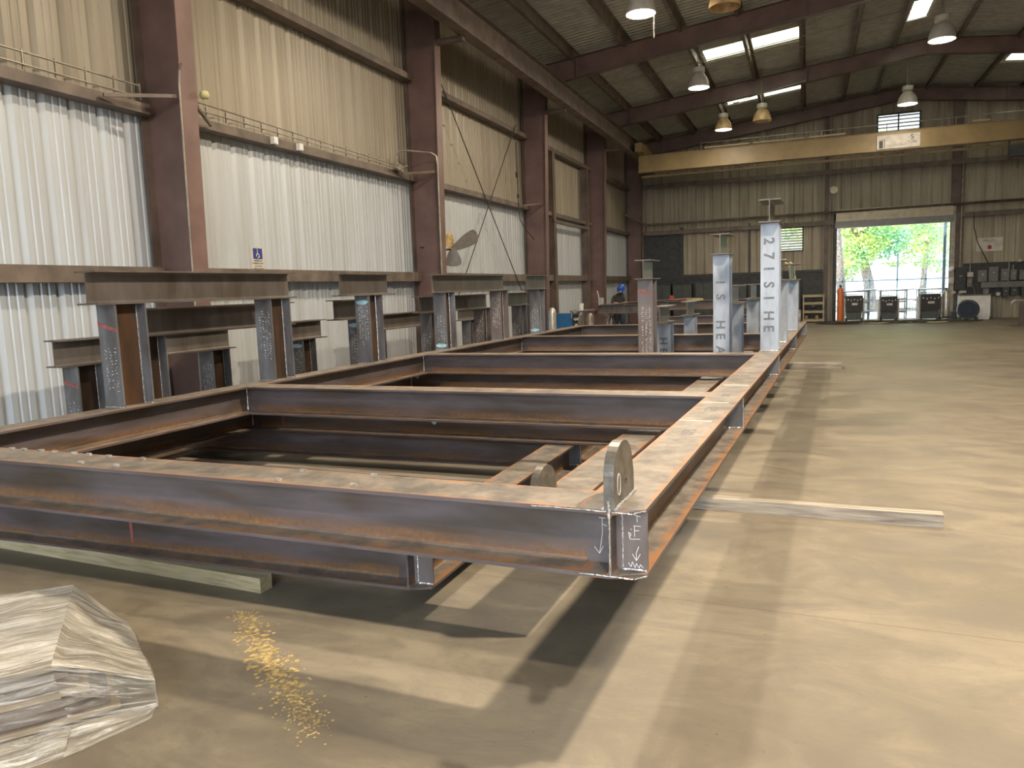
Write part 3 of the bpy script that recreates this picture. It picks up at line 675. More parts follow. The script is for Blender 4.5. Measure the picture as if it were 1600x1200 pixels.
mb = MB(); mb.tube([(6.54, YB-.3, 4.0), (6.54, YB-.3, 3.5), (6.68, YB-.3, 2.9), (7.05, YB-.3, 2.12)], .016, 6); tag(mb.build('hanging_cable', M['black']), 'black cable hanging beside the white safety notice', 'cable')
mb = MB(); mb.lathe([(0, 0), (.15, 0), (.15, .02), (0, .02)], seg=20)
o = mb.build('round_disc', M['curtain']); o.location = (1.62, YB-.24, 5.25); o.rotation_euler = (PI/2, 0, 0); tag(o, 'pale round disc on the end wall post above the door', 'disc')
# dark dado and lockers along the end wall
mb = MB(); mb.box(XW+.7, -4.5, YB-.075, YB-.055, 2.1, 3.9); tag(mb.build('plywood_sheet', M['dark']), 'sooty dark board on the end wall near the corner', 'board')
mb = MB(); mb.box(XW+.75, 1.25, YB-.12, YB-.09, .0, 2.08); mb.box(XW+.75, 1.25, YB-.16, YB-.12, 2.0, 2.12); mb.box(XW+.75, 1.25, YB-.16, YB-.12, 1.88, 1.93)
tag(mb.build('dark_dado', M['dark']), 'dark boarded lower band of the end wall', 'wall boarding')
for i, (x, w_, h_, lb) in enumerate(((-5.6, .75, 1.75, 'nearest the corner'), (-4.75, .8, 1.72, 'second from the corner'), (-3.8, .7, 1.78, 'third from the corner'), (-2.6, .9, 1.70, 'behind the tall skid posts'), (-1.2, .9, 1.74, 'fourth along the dark boarding'), (-.2, .6, 1.72, 'next to the slatted crate'))):
    t = thing('steel_cabinet', 'dark green-grey steel cabinet %s' % lb, 'cabinet', (x, YB-.65, 0))
    mb = MB(); mb.box(0, w_, 0, .5, 0.02, h_); mb.build('body', M['dark'], t)
    for s_ in (0, 1):
        mb = MB(); mb.box(s_*w_/2+.015, (s_+1)*w_/2-.015, -.015, 0, .06, h_-.05); d_ = mb.build('door', M['greenbox'], t)
        mb = MB(); mb.box(w_/2+(-.06 if s_ == 0 else .04), w_/2+(-.04 if s_ == 0 else .06), -.03, -.015, h_*.5, h_*.5+.12); mb.build('handle', M['silver'], d_)
t = thing('slatted_crate', 'tan slatted steel crate beside the door post', 'crate', (.50, YB-1.0, 0))
mb = MB()
for x in (0, .75): mb.box(x, x+.05, 0, .05, 0, 1.1); mb.box(x, x+.05, .55, .6, 0, 1.1)
for z in (.04, .38, .72, 1.02): mb.box(0, .8, -.01, .0, z, z+.09); mb.box(0, .8, .6, .61, z, z+.09); mb.box(-.01, 0, 0, .6, z, z+.09); mb.box(.8, .81, 0, .6, z, z+.09)
mb.box(.02, .78, .02, .58, .04, .06); mb.build('frame', M['wood_pale'], t)
for i in range(5): 
    mb = MB(); mb.obox((.14+i*.13, .3, .2+(i % 3)*.25), (.11, .35, .16)); mb.build('contents', [M['cardboard'], M['dark'], M['primer']][i % 3], t)
# door 1: roller door, curtain coiled above, jambs
t = D.objects.new('door_1', None); C.objects.link(t); t.location = (0, YB, 0); tag(t, kind='structure')
mb = MB(); 
for k in range(6): mb.box(DX0-.05, DX1+.03, -.40, -.34, 3.98+k*.075, 3.98+k*.075+.062); 
mb.box(DX0-.05, DX1+.03, -.345, -.33, 3.96, 4.44); mb.build('coiled_slats', M['curtain'], t)
mb = MB(); mb.box(DX0-.08, DX1+.06, -.42, -.10, 3.72, 3.97); mb.box(DX0-.1, DX1+.05, -.30, -.10, 3.97, 4.35); mb.build('hood', M['curtain_dk'], t)
for x in (DX0-.14, DX1): mb = MB(); mb.box(x, x+.13, -.30, -.02, 0, 4.3); mb.build('guide_rail', M['dark'] if x < 3 else M['pipe'], t)
# safety notice and electrical gear
t = thing('safety_notice', 'white notice board with small red emblem on end wall', 'sign', (7.13, YB, 2.55))
mb = MB(); mb.box(-.44, .44, -.02, 0, 0, .52); mb.build('board', M['signwhite'], t)
mb = MB(); mb.box(-.06, .07, -.024, -.02, .08, .22); mb.build('red_emblem', M['red'], t)
mb = MB(); mb.box(-.2, .2, -.023, -.02, .40, .42); mb.box(-.12, .12, -.023, -.02, .33, .345); mb.box(-.44, .44, -.023, -.02, .50, .505); mb.build('text_lines', M['greybox'], t)
mb = MB(); mb.box(6.28, 10, YB-.10, YB-.004, .85, 2.12); tag(mb.build('panel_backboard', M['dark']), 'dark backboard behind the electrical switch boxes', 'board')
mb = MB(); mb.box(6.85, 10, YB-.30, YB-.16, 1.17, 1.38); tag(mb.build('wiring_trough', M['greybox']), 'long grey wiring trough between the rows of switch boxes', 'wiring trough')
boxes = [(6.74, 7.03, 1.40, 1.84, 'grey', 'first of the upper row above the trough'), (7.10, 7.40, 1.40, 1.95, 'grey', 'tallest above the trough'), (7.50, 7.74, 1.42, 1.86, 'grey', 'third of the upper row'),
         (7.80, 8.00, 1.43, 1.82, 'grey', 'fourth of the upper row'), (8.10, 8.4, 1.43, 1.80, 'grey', 'upper row at the cropped edge'), (6.93, 7.12, .82, 1.14, 'grey', 'under the start of the trough, white label'),
         (7.57, 7.78, .80, 1.16, 'green', 'under the trough, middle'), (7.84, 8.06, .86, 1.17, 'green', 'under the trough, next after the middle'), (8.18, 8.4, .8, 1.17, 'green', 'under the trough at the cropped edge'),
         (6.38, 6.56, 1.22, 1.56, 'grey', 'below the pale square box'), (6.38, 6.58, 1.60, 1.78, 'pale', 'square and pale above another box'), (5.76, 5.92, 1.38, 1.60, 'pale', 'pale, beside the door guide'),
         (5.95, 6.30, 1.12, 1.98, 'dark', 'tall and dark on the wide post'), (7.38, 7.50, .86, .98, 'pale', 'small pale outlet below the trough'), (5.86, 5.98, .98, 1.08, 'pale', 'tiny pale outlet low by the door'), (6.12, 6.34, .99, 1.09, 'pale', 'pale twin outlet above the drum fan'), (8.02, 8.14, 2.10, 2.2, 'pale', 'small white box on the board top edge')]
for x0, x1, z0, z1, c_, l in boxes:
    yb = YB-.10 if x0 > 6.35 else YB-.24
    if z1 < 1.2 and x0 > 6.8: yb = YB-.10
    t = thing('switch_box', '%s switch box, %s' % (c_, l), 'electrical box', (x0, yb-.18, z0))
    mm = {'grey': M['greybox'], 'green': M['greenbox'], 'pale': M['signwhite'], 'dark': M['dark']}[c_]
    mb = MB(); mb.box(0, x1-x0, 0, .182, 0, z1-z0); mb.build('body', mm, t)
    mb = MB(); mb.box(.01, x1-x0-.01, -.008, 0, .01, z1-z0-.01); mb.build('cover', mm, t)
    if z1-z0 > .25: mb = MB(); mb.box((x1-x0)*.4, (x1-x0)*.65, -.012, -.008, (z1-z0)*.6, (z1-z0)*.6+.02); mb.build('label_plate', M['white'], t)
for i, (p, l) in enumerate((([(6.48, YB-.2, 1.78), (6.48, YB-.2, 3.0)], 'from the pale square box up the wall'), ([(7.77, YB-.16, 1.38), (7.77, YB-.16, 2.2)], 'between the third and fourth switch boxes'), ([(7.9, YB-.2, 1.82), (7.9, YB-.2, 2.0)], 'short, on top of the fourth switch box'), ([(6.62, YB-.50, .94), (6.60, YB-.2, 1.25)], 'slanting above the white cabinet'))):
    mb = MB(); mb.tube(p, .016, 6); tag(mb.build('electrical_conduit', M['pipe']), 'pale conduit %s' % l, 'conduit')
mb = MB(); mb.lathe([(0, -.1), (.07, -.08), (.1, 0), (.07, .08), (0, .1)], (5.84, YB-.36, 1.93), 16); mb.tube([(5.84, YB-.36, 1.93), (5.9, YB-.25, 1.93)], .02, 6); tag(mb.build('globe_light', M['white'], smooth=True), 'white globe beside the door guide', 'globe lamp')
t = thing('power_cabinet', 'white low cabinet behind the drum fan', 'cabinet', (6.05, YB-1.0, 0))
mb = MB(); mb.box(0, 1.0, 0, .55, .12, .90); mb.box(.02, .98, .05, .5, 0, .12); mb.build('body', M['white'], t); mb = MB(); mb.box(-.02, 1.02, -.02, .57, .90, .94); mb.build('top', M['greybox'], t)
t = thing('drum_fan', 'dark blue round drum fan on the floor by the white cabinet', 'fan', (6.20, 29.9, 0))
mb = MB()
mb.lathe([(.33, -.12), (.36, -.12), (.36, .12), (.33, .12), (.33, -.12)], seg=32); o = mb.build('drum', M['navy'], t); o.rotation_euler = (PI/2, 0, 0); o.location = (0, 0, .42)
mb = MB(); mb.lathe([(0, -.02), (.31, -.02), (.31, .02), (0, .02)], seg=24); o = mb.build('blades', M['navy'], t); o.rotation_euler = (PI/2, 0, 0); o.location = (0, 0, .42)
mb = MB()
for r_ in (.08, .16, .24, .32): mb.tube([(r_*math.cos(a*PI/12), -.13, .42+r_*math.sin(a*PI/12)) for a in range(25)], .006, 5)
mb.build('guard', M['dark'], t); mb = MB(); mb.box(-.3, -.24, -.2, .2, 0, .14); mb.box(.24, .3, -.2, .2, 0, .14); mb.build('foot', M['dark'], t)
# ---- welding machines, cylinders, cables in the doorway
def welder(x, y, w_, h_, label, blue=False, bottle=False):
    t = thing('welding_machine', label, 'welding machine', (x, y, 0)); m1 = M['blue'] if blue else M['dark']
    mb = MB(); mb.box(.06, w_-.06, 0, .7, h_*.42, h_); mb.build('power_source', m1, t)
    mb = MB(); mb.box(.1, w_-.1, .05, .65, .12, h_*.40); mb.build('lower_case', M['greenbox'] if not blue else m1, t)
    mb = MB(); mb.box(.10, w_-.10, -.012, 0, h_*.46, h_-.03); mb.build('control_panel', M['black'], t)
    for i in range(5):
        mb = MB(); mb.lathe([(0, -.012), (.022, -.012), (.022, .012), (0, .012)], seg=10); o = mb.build('knob', M['white'] if i % 2 else M['silver'], t); o.rotation_euler = (PI/2, 0, 0); o.location = (.14+i*(w_-.28)/4, -.024, h_-.14-(i % 2)*.03)
    mb = MB(); mb.box(w_*.38, w_*.66, -.02, -.012, h_*.66, h_*.74); mb.build('display_plate', M['signwhite'], t)
    mb = MB()
    if not blue: mb.box(.0, .05, 0, .7, .1, h_*.9); mb.box(w_-.05, w_, 0, .7, .1, h_*.9)
    else: mb.box(.0, .05, 0, .7, .1, .16); mb.box(w_-.05, w_, 0, .7, .1, .16)
    mb.tube([(.03, .0, h_*.9), (.03, -.02, h_+.05), (w_-.03, -.02, h_+.05), (w_-.03, 0, h_*.9)], .015, 6); mb.build('cart_frame', M['pipe'], t)
    for sx in (.05, w_-.13):
        mb = MB(); mb.lathe([(0, -.03), (.09, -.03), (.09, .03), (0, .03)], seg=16); o = mb.build('wheel', M['black'], t); o.rotation_euler = (0, PI/2, 0); o.location = (sx+.04, .55, .09)
        mb = MB(); mb.box(sx, sx+.08, .02, .1, 0, .12); mb.build('foot', M['dark'], t)
    return t
welder(1.99, 29.6, .72, 1.04, 'black and silver welding machine next to the orange cylinder')
welder(3.20, 29.6, .70, .98, 'black welding machine alone in the middle of the doorway')
welder(4.55, 29.6, .78, 1.03, 'dark green-black welding machine beside the silver cylinder')
def cylinder(x, y, z, r, h_, mat, label, cap=True):
    t = thing('gas_cylinder', label, 'gas cylinder', (x, y, z))
    mb = MB(); mb.lathe([(0, 0), (r*.95, 0), (r, .03), (r, h_*.86), (r*.85, h_*.92), (r*.45, h_*.96), (r*.3, h_*.97), (0, h_*.97)], seg=24); mb.build('bottle', mat, t, smooth=True)
    mb = MB(); mb.lathe([(0, h_*.97), (r*.32, h_*.97), (r*.32, h_), (r*.15, h_*1.03), (0, h_*1.03)], seg=12); mb.tube([(-.05, 0, h_*1.01), (.05, 0, h_*1.01)], .015, 6); mb.build('valve', M['dark'], t)
cylinder(1.86, 29.75, 0, .118, 1.42, M['orange'], 'orange gas cylinder standing at the door jamb')
cylinder(5.47, 29.8, .18, .125, 1.02, M['silver'], 'silver gas cylinder strapped beside the darkest welding machine')
t = thing('cylinder_cart', 'dark low cart with clutter under the silver cylinder', 'cart', (5.25, 29.5, 0)); mb = MB(); mb.box(0, .55, 0, .6, .12, .17); mb.box(.38, .55, .1, .5, .17, .36); mb.box(0, .03, 0, .03, .0, .15); mb.box(.5, .54, 0, .03, 0, .15); mb.box(0, .03, .55, .6, 0, .15); mb.box(.5, .54, .55, .6, 0, .15); mb.build('deck', M['dark'], t)
wb_ = welder(-5.0, 16.35, .55, 1.07, 'blue welding machine standing beyond the skid end near wall', True); wb_.rotation_euler = (0, 0, math.radians(82))
cylinder(-5.34, 15.85, 0, .10, 1.29, M['silver'], 'dull silver cylinder in front of the blue welding machine')
cylinder(-5.0, 18.2, 0, .10, 1.05, M['pipe'], 'small dark cylinder against the wall past the blue welding machine')
rng = random.Random(11)
for i in range(14):
    y0 = 28.9+rng.random()*.5; x = .9+rng.random()*1.2; pts = []; ph = rng.random()*6
    n = 26; L = 3.2+rng.random()*1.6
    for k in range(n): pts.append((min(6.9, x+L*k/n+.08*math.sin(k*.9+ph)), y0+.16*math.sin(k*.55+ph)+.09*rng.random(), .024+.014*(i % 4)+.012*abs(math.sin(k*1.3+ph))))
    mb = MB(); mb.tube(pts, .018+.006*(i % 3), 6); c_ = mb.build('welding_cable', [M['rubber'], M['hose'], M['dark']][i % 3 if i % 3 != 1 or i < 5 else 0], smooth=True)
    tag(c_, 'welding cable in the tangle along the doorway floor', 'cable', 'tangled cables in front of the welding machines')
# pipe stand by the cropped edge
t = thing('pipe_stand', 'brown steel stand with bent silver pipe on top, at the cropped edge', 'stand', (7.05, 26.1, 0))
mb = MB(); mb.box(-.28, .5, -.25, .25, 0, .03); mb.build('base_plate', M['primer_dk'], t); mb = MB(); mb.box(-.07, .07, -.07, .07, .03, .78); mb.build('post', M['primer_dk'], t)
mb = MB(); mb.tube([(-.27, 0, .66), (-.27, 0, .76), (-.23, 0, .81), (-.15, 0, .82), (.6, 0, .82)], .03, 8); mb.build('bent_pipe', M['silver'], t, smooth=True)

# ================================================================ THE SKIDS
XL = -4.41                                     # web of the far-side long beam, skid frame
CY = [0.124, 3.02, 6.36, 9.80, 13.20]          # webs of the cross beams
def make_skid(ox, oy, zb, label, full, rng, right_mat, r1mat, stencil, turn=0.0):
    w0 = s2w(ox, oy, zb)
    t = thing('steel_skid', label, 'steel skid', w0, PHI+math.radians(turn))
    Y1 = 13.32
    mb = MB(); beam_y(mb, 0, 0, 0, Y1, skew=lambda p, q: .045 if p > .1 else 0); mb.build('side_beam', M['steel'], t)
    mb = MB(); beam_y(mb, XL, 0, 0, Y1, skew=lambda p, q: .045 if p < -.1 else 0); mb.build('side_beam', M['steel'], t)
    for k, y in enumerate(CY):
        mb = MB(); beam_x(mb, y, 0, XL+WB/2+.0005, -WB/2-.0005)
        mb.box(XL+TW/2, XL+WB/2+.001, y-TW/2, y+TW/2, TF, DB-TF); mb.box(-WB/2-.001, -TW/2, y-TW/2, y+TW/2, TF, DB-TF)
        mb.build('cross_beam', M['steel'], t)
        for x, s_ in ((0, 1), (XL, -1)):      # outer web plates
            mb = MB(); yy = y if k else .075
            a, b = sorted((x+s_*TW/2, x+s_*(WB/2-.002))); mb.box(a, b, yy-.006, yy+.006, TF, DB-TF)
            mb.build('stiffener', M['post_brown'] if k == 0 else M['post_dark'] if s_ > 0 else M['steel'], t)
        # weld beads where the cross beam meets the long beams
        W_ = [((XL+.012, y-.012, TF+.01), (XL+.012, y-.012, DB-TF-.01), .004, 18), ((XL+WB/2, y-WB/2+.004, DB+.001), (XL+WB/2+.05, y-WB/2-.002, DB+.001), .003, 8)]
        W_ += [((.03, .066, TF+.012), (.03, .066, DB-TF-.01), .003, 30), ((.03, .066, TF+.004), (.118, .066, TF+.004), .004, 12)] if k == 0 else [((.012, y-.010, TF+.004), (.118, y-.010, TF+.004), .005, 12), ((.118, y-.008, TF+.01), (.118, y-.008, DB-TF), .003, 10)]
        for p_, q_, r_1, n_ in W_:
            mb = MB(); weld_line(mb, p_, q_, r_1, n_); mb.build('weld_seam', M['weld'], t)
    # lifting lugs at the corners
    for x, y, s_ in ((0, .0, 1), (XL, .0, 1), (0, Y1, -1), (XL, Y1, -1)):
        mb = MB(); pts = []; W_, H_ = .285, .225; r_ = .115; cy = .135; cz = H_-r_
        pts += [(0, 0), (0, cz+.015)] + [(cy-.0+ (r_+.02)*math.cos(a)-.0, cz+.005+(r_)*math.sin(a)) for a in [PI-i*PI/14 for i in range(1, 14)]] + [(W_, cz-.02), (W_, 0)]
        n = len(pts); hole = [(cy+.035+.016*math.cos(a), cz-.045+.016*math.sin(a)) for a in [i*2*PI/12 for i in range(12)]]
        bm = bmesh.new(); th = .019
        def ring(P_, xx): return [bm.verts.new((xx, p*s_, q)) for p, q in P_]
        for xx in (-th, th):
            R_ = ring(pts, xx); H2 = ring(hole, xx); ed = []
            for L_ in (R_, H2):
                for i in range(len(L_)): ed.append(bm.edges.new((L_[i], L_[(i+1) % len(L_)])))
            bmesh.ops.triangle_fill(bm, edges=ed, use_beauty=True)
            if xx < 0: R0, H0 = R_, H2
            else:
                for A, B in ((R0, R_), (H0, H2)):
                    for i in range(len(A)): bm.faces.new((A[i], A[(i+1) % len(A)], B[(i+1) % len(A)], B[i]))
        bmesh.ops.recalc_face_normals(bm, faces=bm.faces)
        me = D.meshes.new('lifting_lug'); bm.to_mesh(me); bm.free(); me.materials.append(M['lug'])
        o = D.objects.new('lifting_lug', me); C.objects.link(o); o.parent = t; o.location = (x, y, DB)
        if full and x == 0 and s_ > 0:
            mb = MB(); mb.tube([(th+.0005, .070+.020*math.cos(a), .080+.040*math.sin(a)) for a in [i*2*PI/20 for i in range(21)]], .0012, 4); mb.build('chalk_ring', M['chalk'], o)
            
            for p_, q_, r_2, n_ in (((th+.004, .0, .004), (th+.004, .285, .004), .005, 20), ((-th-.004, .0, .004), (-th-.004, .285, .004), .005, 20), ((0, -.003, -.03), (0, -.003, .03), .005, 8)):
                mb = MB(); weld_line(mb, p_, q_, r_2, n_); mb.build('weld_seam', M['weld'], o)
    # towers: posts (x, y, top) and headers
    ZP = 1.715-.913+DB; ZT = 2.36-.913+DB
    def post(x, y, zt, mat, w_=.20, red=0, blue=0, chalk=0, light=False):
        mb = MB(); n0 = 0; post_z(mb, x, y, DB, zt, .29, w_)
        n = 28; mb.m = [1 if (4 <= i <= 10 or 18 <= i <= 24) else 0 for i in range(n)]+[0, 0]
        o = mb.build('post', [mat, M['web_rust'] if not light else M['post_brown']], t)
        if red:
            mb = MB(); mb.add([(x-w_/2, y-.0015, zt-.13), (x+w_/2, y-.0015, zt-.19), (x+w_/2, y-.0015, zt-.215), (x-w_/2, y-.0015, zt-.165)], [(0, 1, 2, 3)]); mb.build('red_stripe', M['redpaint'], o)
        if blue:
            zc = zt-.08 if blue > 0 else DB+.06
            mb = MB(); mb.add([(x+.085*math.cos(a)*(1+.1*math.sin(5*a)), y-.0015, zc+.028*math.sin(a)) for a in [i*2*PI/24 for i in range(24)]], [tuple(range(24))]); mb.build('paint_mark', M['bluepaint'], o)
        if chalk:
            mb = MB(); scribble(mb, x-w_*.32, x+w_*.42, DB+.16 if chalk == 2 else DB+.05, zt-.30 if chalk == 1 else zt-.1, y-.0014, rng, 3 if chalk != 2 else 4); mb.build('chalk_writing', M['chalk'], o)
        mb = MB(); weld_line(mb, (x-w_/2, y-.003, DB+.003), (x+w_/2, y-.003, DB+.003), .004, 14); weld_line(mb, (x+.012, y+.272, DB+.004), (x+w_/2, y+.272, DB+.004), .005, 8); weld_line(mb, (x+.012, y+.268, DB+.01), (x+.012, y+.268, zt-.01), .0035, 40); mb.build('weld_seam', M['weld'], o)
        return o
    XP = XL-.05
    post(XP, 1.63, ZP, M['post_dark'], red=1, chalk=1); post(XP, 3.38, ZP, M['post_dark'], chalk=2)
    post(XP, 5.08, ZP, M['post_dark'], blue=1, chalk=2)
    post(XP, 6.98, ZP, M['post_dark'], blue=-1, chalk=1); post(XP, 8.88, ZP, M['post_brown'], chalk=2)
    post(XP, 10.60, ZP, M['post_dark'], blue=-1, chalk=1)
    def header(x, z, y0, y1, mat, lab=None):
        mb = MB(); beam_y(mb, x, z, y0, y1, .255, .225, .013, .010); o = mb.build('header_beam', mat, t); return o
    for a, b in ((1.48, 3.77), (4.65, 5.64), (6.78, 9.20), (10.22, 11.20)): header(XP, ZP+.001, a, b, M['header'])
    p1 = post(-.01, 6.66, ZT, r1mat, red=1 if r1mat is M['post_brown'] else 0, chalk=1 if r1mat is M['post_brown'] else 0, light=True)
    header(-.005, ZT+.001, 6.52, 7.15, M['header'])
    p2 = post(-.01, 8.02, ZP, right_mat, light=True); p3 = post(-.01, 10.62, ZP, right_mat, light=True, blue=1)
    header(-.005, ZP+.001, 7.62, 8.46, M['header']); header(-.005, ZP+.001, 10.28, 11.20, M['header'])
    if stencil:
        z = ZT-.16
        for ch in stencil[0]:
            if ch != ' ': text_mesh('stencil_letter', ch, .155, M['stencil'], p1, (-.07, 6.658, z), (PI/2, PI/2, 0), .0004, off=.004)
            z -= .165
    if stencil and stencil[1]:
        z = ZP-.22
        for ch in stencil[1]:
            text_mesh('stencil_letter', ch, .155, M['stencil'], p2, (-.07, 8.018, z), (PI/2, PI/2, 0), .0004, off=.004); z -= .165
    return t
M['lug'] = plain('ground_lug_plate', (0.15, 0.138, 0.12), 0.42, 0.45, 0.2, 18)
rng = random.Random(5)
ZA, ZB, ZC = .656, .357, .090
A = make_skid(0, 0, ZA, 'top steel skid of the stack, chalk ring on its round lifting lug', True, rng, M['post_light'], M['post_light'], ('27ISIHE', ''))
B = make_skid(-.60, .76, ZB, 'middle steel skid, its tall pale post stencilled IS HEAT', False, rng, M['post_light'], M['post_light'], (' IS HEAT', ''), .4)
Cs = make_skid(-1.42, .90, ZC, 'bottom steel skid, resting on timbers, its tall post brown', False, rng, M['post_light'], M['post_brown'], ('', 'HE'), 2.0)
# chalk marks on the top skid's corner plate and web, slugs on its front flange
mb = MB(); F = .0685-.0015
def stroke(mb, pts, y, w_=.0022):
    for (a, b), (c, d) in zip(pts, pts[1:]):
        L = math.hypot(c-a, d-b)+1e-9; nx, nz = -(d-b)/L*w_/2, (c-a)/L*w_/2
        mb.add([(a+nx, y, b+nz), (a-nx, y, b-nz), (c-nx, y, d-nz), (c+nx, y, d+nz)], [(0, 1, 2, 3)])
for pts in ([(.085, .225), (.085, .20)], [(.072, .228), (.098, .222)], [(.075, .145), (.075, .185)], [(.072, .186), (.098, .186)], [(.075, .168), (.092, .170)], [(.062, .17), (.062, .175)],
            [(.055, .14), (.062, .155), (.052, .16), (.058, .135), (.095, .138)], [(.09, .11), (.08, .085), (.08, .055)], [(.065, .08), (.08, .055), (.095, .082)],
            [(.05, .045), (.06, .03), (.065, .05), (.075, .028), (.08, .045), (.09, .028), (.095, .042), (.105, .03)]): stroke(mb, pts, F)
mb.build('chalk_arrow', M['chalk'], A)
for p_, q_ in (((0, -.001, .012), (0, -.001, .245)), ((-.12, -.001, .010), (.085, -.001, .010)), ((.09, -.001, .010), (.123, .044, .010)), ((.01, -.001, .250), (.085, -.001, .250)), ((.09, -.001, .252), (.123, .044, .252)), ((-.30, -.001, .252), (-.01, -.001, .252))):
    mb = MB(); weld_line(mb, p_, q_, .0028, 24); mb.build('cut_edge', M['bright'], A)
mb = MB()
for pts in ([(-.062, .19), (-.062, .13), (-.075, .05)], [(-.095, .075), (-.075, .05), (-.06, .08)], [(-.075, .19), (-.048, .19)], [(-.06, .165), (-.045, .16)]): stroke(mb, pts, .1175, .0015)
mb.build('chalk_arrow', M['chalk'], A)
for x, y in ((-3.58, .225), (-3.48, .228), (-3.34, .228), (-3.22, .224), (-3.07, .226), (-2.95, .222), (-2.79, .214), (-2.54, .214), (-2.80, .06), (-2.54, .055), (-1.515, .208), (-1.136, .218), (-1.518, .037), (-1.129, .048)):
    mb = MB(); mb.obox((x, y, DB+.006), (.034, .014, .012), (0, 0, rng.uniform(-.3, .3))); mb.build('tack_slug', M['bright'], A)
for x, y in ((-.03, 1.9), (-.03, 2.62), (0, 3.55)):      # chalk lines and stencil marks on the flange
    mb = MB(); mb.box(x-.09, x+.10, y, y+.012, DB, DB+.0008); mb.build('chalk_line', M['chalk'], A)
for s_, y, sz in (('OFS', 1.45, .10), ('GEB', 2.25, .11), ('OPS', 2.9, .09), ('3EB', 4.1, .10)):
    text_mesh('flange_stencil', s_, sz, M['stencil'], A, (.035, y, DB+.0004), (0, 0, PI/2), .0002)
mb = MB(); mb.box(-.05, -.01, .119, .1195, .12, .15)
for sk, x, y, z, rx in ((B, -2.2, CY[1], .15, .03), (B, -4.3, CY[2], .17, .035)):
    mb = MB(); mb.add([(x+rx*math.cos(a), y-TW/2-.0015, z+.045*math.sin(a)) for a in [i*2*PI/20 for i in range(20)]], [tuple(range(20))]); mb.build('paint_mark', M['bluepaint'], sk)
for sk, x, y in ((Cs, -2.15, CY[0]), (B, -4.0, CY[1])):
    mb = MB(); mb.box(x-.012, x+.012, y-TW/2-.0016, y-TW/2-.0004, .04, .22); mb.build('red_stripe', M['redpaint'], sk)
# ---- timbers
def timber(x0, x1, y, z, h, d, label, mat, cat='timber', name='timber_bearer', skew=0.0, group=None):
    mb = MB(); n = 10; vs = []
    for i in range(n+1):
        x = x0+(x1-x0)*i/n; dy = skew*(x-x0)
        vs += [(x, y+dy, z), (x, y+d+dy, z), (x, y+d+dy, z+h), (x, y+dy, z+h)]
    fs = [(0, 1, 2, 3), (4*n, 4*n+3, 4*n+2, 4*n+1)]
    for i in range(n):
        for k in range(4): a, b = 4*i+k, 4*i+(k+1) % 4; fs.append((a, b, b+4, a+4))
    mb.add(vs, fs); o = mb.build(name, mat); o.rotation_euler = (0, 0, PHI)
    return tag(o, label, cat, group)
timber(-6.3, 1.41, 3.22, 0.0, .090, .10, 'weathered timber sticking out past the near skid corner on the floor', M['wood'], skew=-.004)
timber(-6.6, -2.35, .90, 0.0, .090, .10, 'pale timber under the front edge of the bottom skid', M['wood_pale'], skew=-.03)
timber(-6.3, .76, 13.25, 0.0, .090, .40, 'wide weathered timber poking out near the far skid corner', M['wood'])
timber(-6.3, -1.2, 8.6, 0.0, .090, .10, 'timber on the floor under the middle of the stack, hardly visible', M['wood'])
for y, x0, x1 in ((3.9, -5.8, -.75), (10.6, -5.8, -.75)):
    timber(x0, x1, y, ZC+DB, .010, .09, 'thin spacer board between the bottom and middle skids', M['wood'], 'board', 'spacer_board', group='lower spacer boards')
for y, x0, x1 in ((3.9, -4.9, .05), (10.6, -4.9, .05)):
    timber(x0, x1, y, ZB+DB, .042, .09, 'timber spacer board between the middle and top skids', M['wood'], 'board', 'spacer_board', group='upper spacer boards')

# ---- work beyond the skids: beams on trestles, clutter, worker
def loose_beam(x0, x1, y, z, label, ang=0.0, mat=None, d=.25):
    mb = MB(); beam_x(mb, 0, 0, x0-(x0+x1)/2, x1-(x0+x1)/2, d, .22); o = mb.build('steel_beam', mat or M['steel']); o.location = ((x0+x1)/2, y, z); o.rotation_euler = (0, 0, ang); return tag(o, label, 'beam')
loose_beam(-5.0, -3.0, 19.2, .95, 'grey steel beam on trestles in front of the worker, numbered 2', .02, M['header'])
loose_beam(-3.4, .15, 19.6, 1.0, 'long blue-grey beam on trestles behind the skid posts', .03)
loose_beam(-3.4, .1, 18.2, .62, 'lower brown beam on trestles behind the skid posts', .02)
loose_beam(-4.6, .05, 17.0, .42, 'rusty beam lying low behind the last skid cross beam', .02)
for x, y, l in ((-4.7, 19.2, 'below the worker'), (-3.2, 19.5, 'below the middle of the raised beams'), (-1.6, 19.5, 'behind the pale stencilled post'), (-.1, 19.6, 'at the end of the raised beams')):
    t = thing('trestle', 'dark steel trestle %s' % l, 'trestle', (x, y, 0)); top = .95 if x < -4 else 1.0
    mb = MB(); mb.box(-.06, .06, -.35, .35, top-.08, top); mb.build('top_rail', M['primer_dk'], t)
    for sy in (-1, 1):
        for sx in (-1, 1): mb = MB(); mb.tube([(sx*.02, sy*.28, top-.06), (sx*.22, sy*.34, 0)], .03, 4); mb.build('leg', M['primer_dk'], t)
for x, y, l in ((-2.9, 17.0, 'under one end of the low rusty beam'), (-.3, 17.05, 'under the other end of the low rusty beam'), (-4.2, 17.0, 'by the pale wall panel')):
    mb = MB(); mb.box(x-.25, x+.25, y-.15, y+.15, 0, .42); tag(mb.build('steel_block', M['primer_dk']), 'brown steel support block %s' % l, 'block')
for x, y, l in ((-2.9, 18.2, 'under one end of the lower brown beam'), (-.2, 18.3, 'under the other end of the lower brown beam')):
    mb = MB(); mb.box(x-.15, x+.15, y-.15, y+.15, 0, .62); tag(mb.build('steel_block', M['primer_dk']), 'brown steel support block %s' % l, 'block')
mb = MB()
